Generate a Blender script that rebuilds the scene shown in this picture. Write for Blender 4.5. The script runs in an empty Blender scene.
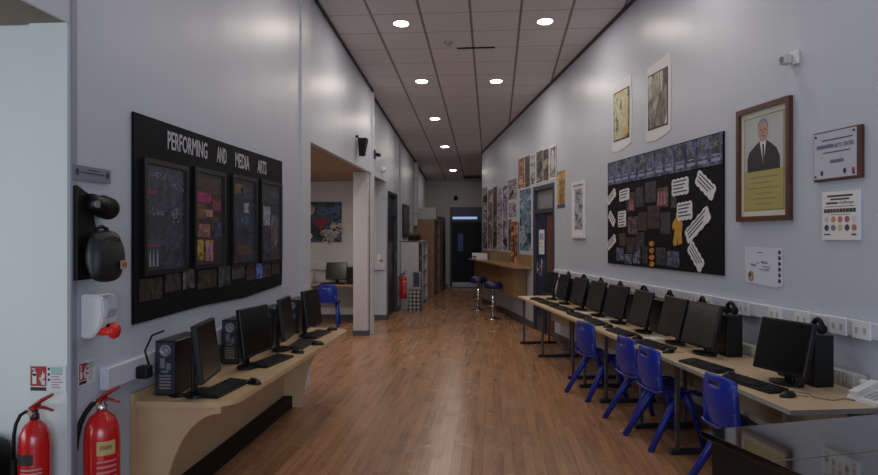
import bpy, bmesh, math, random
from mathutils import Vector, Matrix, Euler
random.seed(4)
PI = math.pi
sc = bpy.context.scene
col = sc.collection
PR = math.radians

# ------------------------------------------------------------------ camera and survey of the photograph
CAMH = 1.66; YAW = PR(4.63); FPX = 667.0
FW = Vector((-math.sin(YAW), math.cos(YAW), 0)); RT = Vector((math.cos(YAW), math.sin(YAW), 0))
def ray(x, y): return FW + RT*((x-439)/FPX) + Vector((0, 0, 1))*((235-y)/FPX)
CORNER = Vector((-.272, 16.552, 0)); WU = Vector((.20818, -.97809, 0)); WN = Vector((.97809, .20818, 0))  # long right wall: far end, direction to the viewer, into-wall normal
def rwall(x, y):
    d = ray(x, y); t = CORNER.dot(WN)/d.dot(WN); p = d*t
    return ((p-CORNER).dot(WU), p.z+CAMH)
def lwall(x, y, X=-2.03):
    d = ray(x, y); t = X/d.x
    return (d.y*t, CAMH+d.z*t)
def ztop(Y): return 4.895-.072*Y
cam = bpy.data.cameras.new('camera'); co = bpy.data.objects.new('camera', cam); col.objects.link(co)
co.location = (0, 0, CAMH); co.rotation_euler = (PI/2, 0, YAW)
cam.sensor_width = 36; cam.lens = FPX*36/878; cam.shift_y = -2.5/878; cam.clip_end = 100
sc.camera = co

# ------------------------------------------------------------------ materials
def lin(c):
    if isinstance(c, str): c = tuple(int(c[i:i+2], 16)/255 for i in (0, 2, 4))
    return tuple(v/12.92 if v <= .04045 else ((v+.055)/1.055)**2.4 for v in c)+(1,)
MC = {}
def mat(name, c, rough=.5, metal=0, spec=.5, noise=.06, scale=18, coat=0, bump=0):
    if name in MC: return MC[name]
    m = bpy.data.materials.new(name); m.use_nodes = True; nt = m.node_tree; N = nt.nodes; L = nt.links
    b = N['Principled BSDF']; b.inputs['Roughness'].default_value = rough; b.inputs['Metallic'].default_value = metal
    b.inputs['Specular IOR Level'].default_value = spec; b.inputs['Coat Weight'].default_value = coat; b.inputs['Coat Roughness'].default_value = .04
    tc = N.new('ShaderNodeTexCoord'); nz = N.new('ShaderNodeTexNoise'); nz.inputs['Scale'].default_value = scale; nz.inputs['Detail'].default_value = 3
    L.new(tc.outputs['Object'], nz.inputs['Vector'])
    mx = N.new('ShaderNodeMix'); mx.data_type = 'RGBA'; c4 = lin(c)
    mx.inputs['A'].default_value = tuple(v*(1-noise) for v in c4[:3])+(1,); mx.inputs['B'].default_value = tuple(min(1, v*(1+noise)) for v in c4[:3])+(1,)
    L.new(nz.outputs['Fac'], mx.inputs['Factor']); L.new(mx.outputs['Result'], b.inputs['Base Color'])
    if bump:
        bp = N.new('ShaderNodeBump'); bp.inputs['Strength'].default_value = bump; bp.inputs['Distance'].default_value = .01
        L.new(nz.outputs['Fac'], bp.inputs['Height']); L.new(bp.outputs['Normal'], b.inputs['Normal'])
    MC[name] = m; return m
def emis(name, c, s):
    m = bpy.data.materials.new(name); m.use_nodes = True; b = m.node_tree.nodes['Principled BSDF']
    b.inputs['Base Color'].default_value = lin(c); b.inputs['Emission Color'].default_value = lin(c); b.inputs['Emission Strength'].default_value = s
    return m
def math_n(nt, op, a, b=None):
    n = nt.nodes.new('ShaderNodeMath'); n.operation = op
    for i, v in enumerate((a, b)):
        if v is None: continue
        if isinstance(v, (int, float)): n.inputs[i].default_value = v
        else: nt.links.new(v, n.inputs[i])
    return n.outputs[0]
def ramp(nt, fac, cols, const=False):
    r = nt.nodes.new('ShaderNodeValToRGB'); e = r.color_ramp
    if const: e.interpolation = 'CONSTANT'
    n = len(cols)
    for i, c in enumerate(cols):
        p = i/n if const else i/max(1, n-1)
        el = e.elements[i] if i < 2 else e.elements.new(p)
        el.position = p; el.color = lin(c)
    nt.links.new(fac, r.inputs['Fac']); return r.outputs['Color']
def art(name, cols, scale=5, seed=0, sx=1, sz=1, dist=1.5, cells=True, rough=.5):
    """painted or printed picture: patches of colour, broken up by noise"""
    if name in MC: return MC[name]
    m = bpy.data.materials.new(name); m.use_nodes = True; nt = m.node_tree; N = nt.nodes; L = nt.links
    b = N['Principled BSDF']; b.inputs['Roughness'].default_value = rough
    tc = N.new('ShaderNodeTexCoord'); mp = N.new('ShaderNodeMapping'); mp.inputs['Scale'].default_value = (sx, 1, sz); mp.inputs['Location'].default_value = (seed*3.17, 0, seed*1.31)
    L.new(tc.outputs['Object'], mp.inputs['Vector'])
    nz = N.new('ShaderNodeTexNoise'); nz.inputs['Scale'].default_value = scale; nz.inputs['Detail'].default_value = 5; nz.inputs['Roughness'].default_value = .65; nz.inputs['Distortion'].default_value = dist
    L.new(mp.outputs['Vector'], nz.inputs['Vector'])
    f = nz.outputs['Fac']
    if cells:
        vo = N.new('ShaderNodeTexVoronoi'); vo.inputs['Scale'].default_value = scale*1.6; L.new(mp.outputs['Vector'], vo.inputs['Vector'])
        sp = N.new('ShaderNodeSeparateColor'); L.new(vo.outputs['Color'], sp.inputs['Color'])
        f = math_n(nt, 'ADD', math_n(nt, 'MULTIPLY', f, .75), math_n(nt, 'MULTIPLY', sp.outputs[0], .32))
    f = math_n(nt, 'ADD', math_n(nt, 'MULTIPLY', math_n(nt, 'SUBTRACT', f, .54), 2.6), .5)
    L.new(ramp(nt, f, cols), b.inputs['Base Color'])
    MC[name] = m; return m
def photo_grid(name, cols, w, h, seed, rough=.3):
    """sheet of small dark photographs in a grid"""
    m = bpy.data.materials.new(name); m.use_nodes = True; nt = m.node_tree; N = nt.nodes; L = nt.links
    b = N['Principled BSDF']; b.inputs['Roughness'].default_value = rough
    tc = N.new('ShaderNodeTexCoord'); sp = N.new('ShaderNodeSeparateXYZ'); L.new(tc.outputs['Object'], sp.inputs[0])
    u = math_n(nt, 'DIVIDE', sp.outputs['X'], w); v = math_n(nt, 'DIVIDE', sp.outputs['Z'], h)
    cb = N.new('ShaderNodeCombineXYZ'); L.new(math_n(nt, 'FLOOR', u), cb.inputs[0]); L.new(math_n(nt, 'FLOOR', v), cb.inputs[1]); cb.inputs[2].default_value = seed*1.7
    wn = N.new('ShaderNodeTexWhiteNoise'); L.new(cb.outputs[0], wn.inputs['Vector'])
    nz = N.new('ShaderNodeTexNoise'); nz.inputs['Scale'].default_value = 34; nz.inputs['Detail'].default_value = 4; L.new(tc.outputs['Object'], nz.inputs['Vector'])
    f = math_n(nt, 'ADD', math_n(nt, 'MULTIPLY', wn.outputs['Value'], .45), math_n(nt, 'MULTIPLY', math_n(nt, 'SUBTRACT', nz.outputs['Fac'], .3), 1.6))
    c = ramp(nt, f, cols)
    fu = math_n(nt, 'FRACT', u); fv = math_n(nt, 'FRACT', v)
    edge = math_n(nt, 'MULTIPLY', math_n(nt, 'GREATER_THAN', fu, .06), math_n(nt, 'GREATER_THAN', fv, .08))
    mx = N.new('ShaderNodeMix'); mx.data_type = 'RGBA'; mx.inputs['A'].default_value = lin('08080c'); L.new(edge, mx.inputs['Factor']); L.new(c, mx.inputs['B'])
    L.new(mx.outputs['Result'], b.inputs['Base Color']); return m

M_wall = mat('wall_paint', 'b5bbc7', .38, spec=.42, noise=.02, scale=2.5, bump=.01)
for n_ in M_wall.node_tree.nodes:
    if n_.type == 'BUMP': n_.inputs['Strength'].default_value = .35; n_.inputs['Distance'].default_value = .03; BUMPN = n_
nt_ = M_wall.node_tree; mp_ = nt_.nodes.new('ShaderNodeMapping'); mp_.inputs['Scale'].default_value = (1.5, 1.5, .12); nz_ = nt_.nodes.new('ShaderNodeTexNoise'); nz_.inputs['Scale'].default_value = 1.6; nz_.inputs['Detail'].default_value = 1
for n_ in nt_.nodes:
    if n_.type == 'TEX_COORD': nt_.links.new(n_.outputs['Object'], mp_.inputs['Vector'])
nt_.links.new(mp_.outputs['Vector'], nz_.inputs['Vector']); nt_.links.new(nz_.outputs['Fac'], BUMPN.inputs['Height'])
M_side = mat('side_wall_paint', 'ccd3d2', .5, noise=.02, scale=2)
M_alc = mat('alcove_paint', 'c9c8c6', .55, noise=.02, scale=2)
M_far = mat('far_wall_paint', '9c9893', .6, noise=.02)
M_trimd = mat('dark_trim', '332e33', .5)
M_trimg = mat('grey_trim', '8b8e9a', .45)
M_skirt = mat('grey_vinyl_skirting', '4a4a52', .5)
M_black = mat('black_plastic', '0b0b0d', .38, spec=.4, noise=.1)
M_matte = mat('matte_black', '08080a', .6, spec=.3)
M_screen = mat('screen_glass', '090a0c', .22, spec=.5)
M_board = mat('black_board_paper', '0a0a10', .7, spec=.15, noise=.15, scale=9, bump=.25)
M_gloss = mat('gloss_black', '0a0a0c', .07, spec=.6, coat=.6)
M_wood = mat('beech', 'c3a47d', .42, noise=.1, scale=6)
M_blue = mat('blue_polypropylene', '18309a', .30, spec=.5, noise=.06)
M_white = mat('white_plastic', 'd5d6d8', .35)
M_paper = mat('white_paper', 'd2d3d8', .6)
M_grey = mat('grey_metal', '62646c', .35, metal=.7)
M_dgrey = mat('dark_grey_paint', '34363f', .42)
M_chrome = mat('chrome', 'c8c8cc', .12, metal=1)
M_red = mat('red_enamel', 'b80f14', .22, spec=.6)
M_navy = mat('navy_vinyl', '141b48', .4)
M_ink = mat('ink', '1a1a22', .6)

def wood_floor():
    m = bpy.data.materials.new('floor_planks'); m.use_nodes = True; nt = m.node_tree; N = nt.nodes; L = nt.links; b = N['Principled BSDF']
    tc = N.new('ShaderNodeTexCoord'); mp = N.new('ShaderNodeMapping'); mp.inputs['Rotation'].default_value = (0, 0, PI/2)
    L.new(tc.outputs['Object'], mp.inputs['Vector'])
    br = N.new('ShaderNodeTexBrick'); br.inputs['Scale'].default_value = 1; br.inputs['Brick Width'].default_value = .92; br.inputs['Row Height'].default_value = .076
    br.inputs['Mortar Size'].default_value = .0012; br.inputs['Mortar Smooth'].default_value = .3; br.offset = .37; br.squash = 1
    br.inputs['Color1'].default_value = (0, 0, 0, 1); br.inputs['Color2'].default_value = (1, 1, 1, 1); br.inputs['Mortar'].default_value = (.3, .3, .3, 1); br.inputs['Bias'].default_value = 0
    L.new(mp.outputs['Vector'], br.inputs['Vector'])
    mg = N.new('ShaderNodeMapping'); mg.inputs['Scale'].default_value = (26, 1.6, 1); L.new(tc.outputs['Object'], mg.inputs['Vector'])
    nz = N.new('ShaderNodeTexNoise'); nz.inputs['Scale'].default_value = 1; nz.inputs['Detail'].default_value = 6; nz.inputs['Distortion'].default_value = .6; L.new(mg.outputs['Vector'], nz.inputs['Vector'])
    sp = N.new('ShaderNodeSeparateColor'); L.new(br.outputs['Color'], sp.inputs['Color'])
    f = math_n(nt, 'ADD', math_n(nt, 'MULTIPLY', sp.outputs[0], .26), math_n(nt, 'MULTIPLY', nz.outputs['Fac'], .85))
    kn = N.new('ShaderNodeTexNoise'); kn.inputs['Scale'].default_value = 1; kn.inputs['Detail'].default_value = 3
    mk = N.new('ShaderNodeMapping'); mk.inputs['Scale'].default_value = (14, 5, 1); L.new(tc.outputs['Object'], mk.inputs['Vector']); L.new(mk.outputs['Vector'], kn.inputs['Vector'])
    f = math_n(nt, 'SUBTRACT', f, math_n(nt, 'MULTIPLY', math_n(nt, 'MAXIMUM', math_n(nt, 'SUBTRACT', kn.outputs['Fac'], .60), 0), 1.5))
    c = ramp(nt, f, ['553c27', '795539', '987050', 'ab805e', '96704e'])
    dk = N.new('ShaderNodeMix'); dk.data_type = 'RGBA'; dk.inputs['B'].default_value = lin('4a3424'); L.new(br.outputs['Fac'], dk.inputs['Factor']); L.new(c, dk.inputs['A'])
    L.new(dk.outputs['Result'], b.inputs['Base Color'])
    n2 = N.new('ShaderNodeTexNoise'); n2.inputs['Scale'].default_value = 3; L.new(tc.outputs['Object'], n2.inputs['Vector'])
    L.new(math_n(nt, 'ADD', math_n(nt, 'MULTIPLY', n2.outputs['Fac'], .14), .19), b.inputs['Roughness'])
    bp = N.new('ShaderNodeBump'); bp.inputs['Strength'].default_value = .06; bp.inputs['Distance'].default_value = .003; L.new(nz.outputs['Fac'], bp.inputs['Height']); L.new(bp.outputs['Normal'], b.inputs['Normal'])
    return m
def ceiling_tiles():
    m = bpy.data.materials.new('ceiling_tiles'); m.use_nodes = True; nt = m.node_tree; N = nt.nodes; L = nt.links; b = N['Principled BSDF']; b.inputs['Roughness'].default_value = .85
    tc = N.new('ShaderNodeTexCoord'); sp = N.new('ShaderNodeSeparateXYZ'); L.new(tc.outputs['Object'], sp.inputs[0])
    def line(o, off, w):
        u = math_n(nt, 'DIVIDE', math_n(nt, 'ADD', o, off), .6)
        d = math_n(nt, 'ABSOLUTE', math_n(nt, 'SUBTRACT', math_n(nt, 'FRACT', u), .5))
        return math_n(nt, 'GREATER_THAN', d, .5-w)
    lx = line(sp.outputs['X'], .27+6, .026); ly = line(sp.outputs['Y'], 6-7.97+.6*14, .017)
    nz = N.new('ShaderNodeTexNoise'); nz.inputs['Scale'].default_value = 60; L.new(tc.outputs['Object'], nz.inputs['Vector'])
    base = ramp(nt, nz.outputs['Fac'], ['d0cccb', 'd8d4d3'])
    m1 = N.new('ShaderNodeMix'); m1.data_type = 'RGBA'; L.new(math_n(nt, 'MULTIPLY', ly, .75), m1.inputs['Factor']); L.new(base, m1.inputs['A']); m1.inputs['B'].default_value = lin('a39c9a')
    m2 = N.new('ShaderNodeMix'); m2.data_type = 'RGBA'; L.new(lx, m2.inputs['Factor']); L.new(m1.outputs['Result'], m2.inputs['A']); m2.inputs['B'].default_value = lin('857c7b')
    L.new(m2.outputs['Result'], b.inputs['Base Color']); return m
def stripes(name, c1, c2, freq, axis='X', rough=.5, lo=.5):
    m = bpy.data.materials.new(name); m.use_nodes = True; nt = m.node_tree; b = nt.nodes['Principled BSDF']; b.inputs['Roughness'].default_value = rough
    tc = nt.nodes.new('ShaderNodeTexCoord'); sp = nt.nodes.new('ShaderNodeSeparateXYZ'); nt.links.new(tc.outputs['Object'], sp.inputs[0])
    f = math_n(nt, 'GREATER_THAN', math_n(nt, 'FRACT', math_n(nt, 'MULTIPLY', sp.outputs[axis], freq)), lo)
    nt.links.new(ramp(nt, f, [c1, c2]), b.inputs['Base Color']); return m
M_floor = wood_floor(); M_ceil = ceiling_tiles()
M_text = stripes('printed_lines', 'd0d1d6', '3a3a44', 26, 'Z', .6, .58)

# ------------------------------------------------------------------ mesh helpers
class MB:
    def __init__(s): s.bm = bmesh.new(); s.mi = 0
    def _mark(s, before):
        for f in s.bm.faces:
            if f.index == -1 or f not in before: f.material_index = s.mi
    def hexa(s, pts):  # 4 bottom, 4 top
        v = [s.bm.verts.new(p) for p in pts]
        for q in ((3, 2, 1, 0), (4, 5, 6, 7), (0, 1, 5, 4), (1, 2, 6, 5), (2, 3, 7, 6), (3, 0, 4, 7)):
            f = s.bm.faces.new([v[i] for i in q]); f.material_index = s.mi
        return s
    def box(s, x0, x1, y0, y1, z0, z1, m=None):
        if x0 > x1: x0, x1 = x1, x0
        if y0 > y1: y0, y1 = y1, y0
        if z0 > z1: z0, z1 = z1, z0
        p = [(x0, y0, z0), (x1, y0, z0), (x1, y1, z0), (x0, y1, z0), (x0, y0, z1), (x1, y0, z1), (x1, y1, z1), (x0, y1, z1)]
        if m is not None: p = [m @ Vector(q) for q in p]
        return s.hexa(p)
    def rbox(s, x0, x1, y0, y1, z0, z1, r=.01, seg=2, m=None):
        b = bmesh.new(); t = MB(); t.bm.free(); t.bm = b; t.box(x0, x1, y0, y1, z0, z1, m)
        bmesh.ops.bevel(b, geom=b.edges[:], offset=r, segments=seg, profile=.5, affect='EDGES')
        return s.merge(b)
    def merge(s, b):
        mp = {v: s.bm.verts.new(v.co) for v in b.verts}
        for f in b.faces:
            g = s.bm.faces.new([mp[v] for v in f.verts]); g.material_index = s.mi; g.smooth = f.smooth
        b.free(); return s
    def prism(s, pts, a, b, plane='XZ'):
        """extrude a 2-D outline between a and b along the remaining axis"""
        def P(p, d): return {'XZ': (p[0], d, p[1]), 'XY': (p[0], p[1], d), 'YZ': (d, p[0], p[1])}[plane]
        A = [s.bm.verts.new(P(p, a)) for p in pts]; B = [s.bm.verts.new(P(p, b)) for p in pts]; n = len(pts)
        fs = [s.bm.faces.new(A), s.bm.faces.new(B[::-1])]
        for i in range(n): fs.append(s.bm.faces.new((A[i], B[i], B[(i+1) % n], A[(i+1) % n])))
        for f in fs: f.material_index = s.mi
        return s
    def tube(s, pts, r, n=10, caps=True, flat=1):
        pts = [Vector(p) for p in pts]; rs = r if isinstance(r, (list, tuple)) else [r]*len(pts); rings = []
        up0 = None
        for i, p in enumerate(pts):
            t = (pts[min(i+1, len(pts)-1)]-pts[max(i-1, 0)]).normalized()
            up = Vector((0, 0, 1)) if abs(t.z) < .93 else Vector((0, 1, 0))
            if up0 is not None: up = up0
            a = t.cross(up).normalized(); bb = a.cross(t).normalized(); up0 = bb
            rings.append([s.bm.verts.new(p+(a*math.cos(2*PI*k/n)+bb*math.sin(2*PI*k/n)*flat)*rs[i]) for k in range(n)])
        for i in range(len(rings)-1):
            for k in range(n):
                f = s.bm.faces.new((rings[i][k], rings[i][(k+1) % n], rings[i+1][(k+1) % n], rings[i+1][k])); f.smooth = True; f.material_index = s.mi
        if caps:
            for rg in (rings[0][::-1], rings[-1]):
                f = s.bm.faces.new(rg); f.material_index = s.mi
        return s
    def lathe(s, prof, cx=0, cy=0, n=24, z0=0, m=None):
        rings = []
        for r, z in prof:
            q = [Vector((cx+max(r, .0004)*math.cos(2*PI*k/n), cy+max(r, .0004)*math.sin(2*PI*k/n), z0+z)) for k in range(n)]
            if m is not None: q = [m @ v for v in q]
            rings.append([s.bm.verts.new(v) for v in q])
        for i in range(len(rings)-1):
            for k in range(n):
                f = s.bm.faces.new((rings[i][k], rings[i][(k+1) % n], rings[i+1][(k+1) % n], rings[i+1][k])); f.smooth = True; f.material_index = s.mi
        for rg in (rings[0][::-1], rings[-1]):
            f = s.bm.faces.new(rg); f.material_index = s.mi
        return s
    def disc(s, cx, cz, rx, rz, y0, y1, n=20): return s.prism([(cx+rx*math.cos(2*PI*k/n), cz+rz*math.sin(2*PI*k/n)) for k in range(n)], y0, y1)
    def build(s, name, m, parent=None, smooth=False, normals=True):
        if normals: bmesh.ops.recalc_face_normals(s.bm, faces=s.bm.faces[:])
        if smooth:
            for f in s.bm.faces: f.smooth = True
        me = bpy.data.meshes.new(name); s.bm.to_mesh(me); s.bm.free()
        for k in (m if isinstance(m, (list, tuple)) else [m]): me.materials.append(k)
        o = bpy.data.objects.new(name, me); col.objects.link(o); o.parent = parent; return o
def tag(o, label, cat, group=None):
    o['label'] = label; o['category'] = cat
    if group: o['group'] = group
    return o
def thing(name, label, cat, loc=(0, 0, 0), rz=0, group=None, parent=None):
    o = bpy.data.objects.new(name, None); col.objects.link(o); o.empty_display_size = .1
    o.location = loc; o.rotation_euler = (0, 0, rz); return tag(o, label, cat, group)
def struct(name, mb, m):
    o = mb.build(name, m); o['kind'] = 'structure'; return o
def dup(root, loc, rz, label, group=None, scale=None):
    r = root.copy(); col.objects.link(r); r.location = loc; r.rotation_euler = (0, 0, rz); r['label'] = label
    if group: r['group'] = group
    if scale: r.scale = scale
    def rec(src, dst):
        for ch in list(src.children):
            c = ch.copy(); col.objects.link(c); c.parent = dst; rec(ch, c)
    rec(root, r); return r
bpy.context.view_layer.update()
TXT = {}
def text(name, s, w, h, m, parent, x=0, z=0, y=-.004, label=None, bold=0):
    """lettering fitted to a box w by h, lower left corner at x, z, facing -y"""
    cu = bpy.data.curves.new('lettering', 'FONT'); cu.body = s; cu.extrude = .0006; cu.offset = bold; cu.resolution_u = 2
    o = bpy.data.objects.new('lettering', cu); col.objects.link(o); dg = bpy.context.evaluated_depsgraph_get(); dg.update()
    me = bpy.data.meshes.new_from_object(o.evaluated_get(dg)); bpy.data.objects.remove(o); bpy.data.curves.remove(cu)
    xs = [v.co.x for v in me.vertices]; ys = [v.co.y for v in me.vertices]; a, b, c, d = min(xs), max(xs), min(ys), max(ys)
    for v in me.vertices:
        px, py, pz = v.co; v.co = (x+(px-a)/(b-a)*w, y-pz, z+(py-c)/(d-c)*h)
    me.materials.clear(); me.materials.append(m); me.name = name
    o = bpy.data.objects.new(name, me); col.objects.link(o); o.parent = parent
    if label: o['label'] = label
    return o

# wall frames: local x = to the viewer's right along the wall, local y = into the wall, z up
RA = math.atan2(WU.y, WU.x)
def on_right(s, z, off=.0): p = CORNER+WU*s-WN*off; return (p.x, p.y, z)
def on_left(Y, z, off=.0, X=-2.03): return (X+off, Y, z)
LA = PI/2

# ------------------------------------------------------------------ room shell
struct('floor', MB().box(-6.2, 4.6, -4.2, 21.3, -.1, 0), M_floor)
def foot(mb, pts, z0, fn=ztop, pad=.03):
    mb.hexa([(x, y, z0) for x, y in pts]+[(x, y, (fn(y)+pad) if callable(fn) else fn) for x, y in pts])
def rect(x0, x1, y0, y1): return [(x0, y0), (x1, y0), (x1, y1), (x0, y1)]
c = MB(); c.hexa([(-2.26, -4.2, ztop(-4.2)), (4.4, -4.2, ztop(-4.2)), (3.2, 21.3, ztop(21.3)), (-2.26, 21.3, ztop(21.3)), (-2.26, -4.2, ztop(-4.2)+.1), (4.4, -4.2, ztop(-4.2)+.1), (3.2, 21.3, ztop(21.3)+.1), (-2.26, 21.3, ztop(21.3)+.1)])
struct('ceiling', c, M_ceil)
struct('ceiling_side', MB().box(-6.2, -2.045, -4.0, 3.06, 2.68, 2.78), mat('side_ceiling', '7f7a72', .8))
struct('ceiling_alcove', MB().box(-4.7, -2.10, 7.24, 12.9, 2.71, 2.79), mat('alcove_ceiling', 'a28f80', .8))
w = MB()
foot(w, rect(-2.045, -2.03, -4.0, 3.06), 2.68); foot(w, rect(-2.23, -2.03, 3.06, 7.24), 0); foot(w, rect(-2.10, -2.03, 7.24, 11.1), 2.70)
foot(w, rect(-2.11, -2.08, 11.1, 12.9), 2.70); foot(w, rect(-2.28, -2.08, 12.9, 13.08), 0); foot(w, rect(-2.28, -2.08, 13.08, 14.35), 2.54); foot(w, rect(-2.28, -2.08, 14.35, 21.05), 0)
struct('wall_left', w, M_wall)
def seg(s0, s1, d0, d1):
    return [tuple((CORNER+WU*a+WN*b).xy) for a, b in ((s0, d0), (s1, d0), (s1, d1), (s0, d1))]
w = MB(); foot(w, seg(0, 4.75, 0, .15), 0); foot(w, seg(5.98, 21.1, 0, .15), 0); foot(w, seg(4.75, 5.98, 0, .15), 2.5)
struct('wall_right', w, M_wall)
struct('wall_far', (lambda m: (foot(m, rect(-2.3, 3.2, 21.05, 21.2), 0), m)[1])(MB()), M_far)
w = MB(); foot(w, rect(-.12, 3.0, 16.42, 16.54), 0); struct('wall_return', w, M_far)
w = MB(); foot(w, rect(3.0, 3.15, 16.42, 21.05), 0); struct('wall_far_right', w, M_far)
struct('wall_cross', MB().box(-6.2, -2.23, 3.08, 3.23, 0, 2.78), M_side)
struct('trim_pier', MB().box(-2.23, -2.036, 3.045, 3.06, 0, 2.68), M_side)
struct('wall_alcove_back', MB().box(-4.7, -2.28, 12.9, 13.05, 0, 2.84), M_alc)
struct('wall_alcove_left', MB().box(-4.75, -4.6, 7.24, 12.9, 0, 2.84), M_alc)
struct('wall_alcove_near', MB().box(-4.6, -2.23, 7.04, 7.24, 0, 2.84), M_alc)
# outside walls behind the viewer with their windows
w = MB(); X0, X1 = -1.3, 3.4
w.box(-6.2, X0, -4.15, -4, 0, 5.3); w.box(X1, 4.45, -4.15, -4, 0, 5.3); w.box(X0, X1, -4.15, -4, 0, .9); w.box(X0, X1, -4.15, -4, 2.7, 5.3)
struct('wall_back', w, M_wall)
w = MB(); w.box(-6.2, -6.05, -4, 3.08, 0, .9); w.box(-6.2, -6.05, -4, 3.08, 2.3, 2.78); w.box(-6.2, -6.05, -4, -2.5, .9, 2.3); w.box(-6.2, -6.05, 2.2, 3.08, .9, 2.3)
struct('wall_side', w, M_side)
w = MB()
for x in (X0+.03, X0+1.2, X0+2.35, X0+3.5, X1-.03): w.box(x-.03, x+.03, -4.1, -4.04, .9, 2.7)
for z in (.93, 2.1, 2.67): w.box(X0, X1, -4.1, -4.04, z-.03, z+.03)
struct('window_1', w, M_white)
w = MB()
for y in (-2.47, -.9, .65, 2.17): w.box(-6.15, -6.09, y-.03, y+.03, .9, 2.3)
for z in (.93, 2.27): w.box(-6.15, -6.09, -2.5, 2.2, z-.03, z+.03)
struct('window_2', w, M_white)
# column between the alcove bays
w = MB(); w.box(-2.30, -2.06, 10.86, 11.1, 0, 2.70); struct('trim_column', w, mat('column_paint', 'b9b4b6', .5))
w = MB(); w.box(-2.31, -2.05, 10.85, 11.11, 0, .085); struct('baseboard_column', w, M_skirt)
# shadow gap trims along the ceiling
w = MB(); w.hexa([(-2.03, -4, ztop(-4)-.03), (-2.0, -4, ztop(-4)-.03), (-2.0, 11.1, ztop(11.1)-.03), (-2.03, 11.1, ztop(11.1)-.03), (-2.03, -4, ztop(-4)), (-2.0, -4, ztop(-4)), (-2.0, 11.1, ztop(11.1)), (-2.03, 11.1, ztop(11.1))])
w.hexa([(-2.08, 11.1, ztop(11.1)-.03), (-2.05, 11.1, ztop(11.1)-.03), (-2.05, 21.05, ztop(21.05)-.03), (-2.08, 21.05, ztop(21.05)-.03), (-2.08, 11.1, ztop(11.1)), (-2.05, 11.1, ztop(11.1)), (-2.05, 21.05, ztop(21.05)), (-2.08, 21.05, ztop(21.05))])
struct('trim_1', w, M_trimd)
w = MB(); p = seg(0, 21, -.03, 0); w.hexa([(x, y, ztop(y)-.028) for x, y in p]+[(x, y, ztop(y)) for x, y in p]); struct('trim_2', w, M_trimd)
# vertical joints and battens of the left wall
w = MB(); foot(w, rect(-2.03, -2.022, 3.06, 3.10), 0, pad=-.06); struct('trim_3', w, M_trimg)
w = MB(); foot(w, rect(-2.03, -2.012, 6.90, 7.24), 0, pad=-.06); struct('trim_4', w, mat('pier_facing', 'b9bdc6', .42))
w = MB(); foot(w, rect(-2.05, -1.99, 11.02, 11.1), 0, pad=-.06); struct('trim_5', w, mat('light_batten', 'bfc0c8', .4))
w = MB(); foot(w, rect(-2.08, -2.06, 14.75, 14.79), 0, pad=-.06); foot(w, rect(-2.08, -2.06, 17.2, 17.25), 0, pad=-.06); struct('trim_6', w, M_trimg)
# skirtings
w = MB(); w.box(-2.03, -2.015, 3.14, 7.24, 0, .1); w.box(-2.25, -2.03, 7.24, 7.255, 0, .1); struct('baseboard_left', w, M_skirt)
w = MB(); w.box(-2.08, -2.065, 12.9, 13.08, 0, .1); w.box(-2.08, -2.065, 14.35, 21.05, 0, .1); struct('baseboard_left_far', w, M_skirt)
w = MB(); w.box(-4.6, -2.07, 12.885, 12.9, 0, .1); struct('baseboard_alcove', w, M_skirt)
w = MB(); foot(w, seg(0, 4.75, -.015, 0), 0, .12); foot(w, seg(5.98, 21, -.015, 0), 0, .12); struct('baseboard_right', w, M_skirt)
w = MB(); w.box(-2.08, -1.42, 21.035, 21.05, 0, .1); struct('baseboard_far', w, M_skirt)
w = MB(); w.box(-6, -2.05, 3.065, 3.08, 0, .1); struct('baseboard_side', w, M_skirt)

# ------------------------------------------------------------------ doors
def struct_root(name, loc, rz):
    o = bpy.data.objects.new(name, None); col.objects.link(o); o.location = loc; o.rotation_euler = (0, 0, rz); o['kind'] = 'structure'; return o
M_navyp = mat('navy_door_paint', '1c2547', .35)
d = struct_root('door_1', on_right(4.75, 0), RA)   # doorway in the right wall, 1.23 wide
MB().box(0, .07, -.01, .14, 0, 2.5).box(1.16, 1.23, -.01, .14, 0, 2.5).box(.07, 1.16, -.01, .14, 2.43, 2.5).box(.07, 1.16, -.01, .14, 2.03, 2.1).build('door_frame', M_dgrey, d)
MB().box(.07, 1.16, .05, .08, 2.1, 2.43).build('transom_panel', mat('transom_grey', '7d7c7e', .4), d)
lf = MB().box(.075, .62, .03, .075, .01, 2.03).build('door_leaf', M_navyp, d)
MB().box(.14, .56, .024, .03, .02, .28).build('kick_plate', M_grey, lf)
MB().box(.29, .40, .020, .03, .95, 1.25).tube([(.35, .02, 1.0), (.35, -.03, 1.0), (.35, -.03, 1.2), (.35, .02, 1.2)], .008).build('door_handle', M_chrome, lf)
lf = MB().box(.63, 1.155, .05, .095, .01, 2.03).build('door_leaf', mat('walnut_door', '5d3b28', .4, noise=.2, scale=4), d)
MB().box(.66, .70, .035, .05, .95, 1.15).build('push_plate', M_grey, lf)
n = MB().box(0, .32, -.003, 0, 0, .42).build('notice', M_paper); n.location = on_right(5.0, 1.33, -.028); n.rotation_euler = (0, 0, RA)
MB().box(.05, .27, -.0045, -.003, .25, .36).box(.05, .2, -.0045, -.003, .18, .2).box(.05, .25, -.0045, -.003, .12, .14).build('print', art('notice_print', ['7c86b0', 'b8b8c6', '565d80'], 12, 2), n)
tag(n, 'white paper notice taped to the navy door in the right wall', 'notice')
d = struct_root('door_2', (-2.08, 13.08, 0), LA)    # dark doorway in the left wall
M_dk = mat('charcoal_door_frame', '1b1c22', .4)
MB().box(0, .07, -.012, .16, 0, 2.54).box(1.2, 1.27, -.012, .16, 0, 2.54).box(.07, 1.2, -.012, .16, 2.47, 2.54).box(.07, 1.2, -.012, .16, 2.05, 2.12).build('door_frame', M_dk, d)
MB().box(.07, 1.2, .06, .08, 2.12, 2.47).build('transom_pane', mat('dark_glass', '15161c', .1), d)
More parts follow.
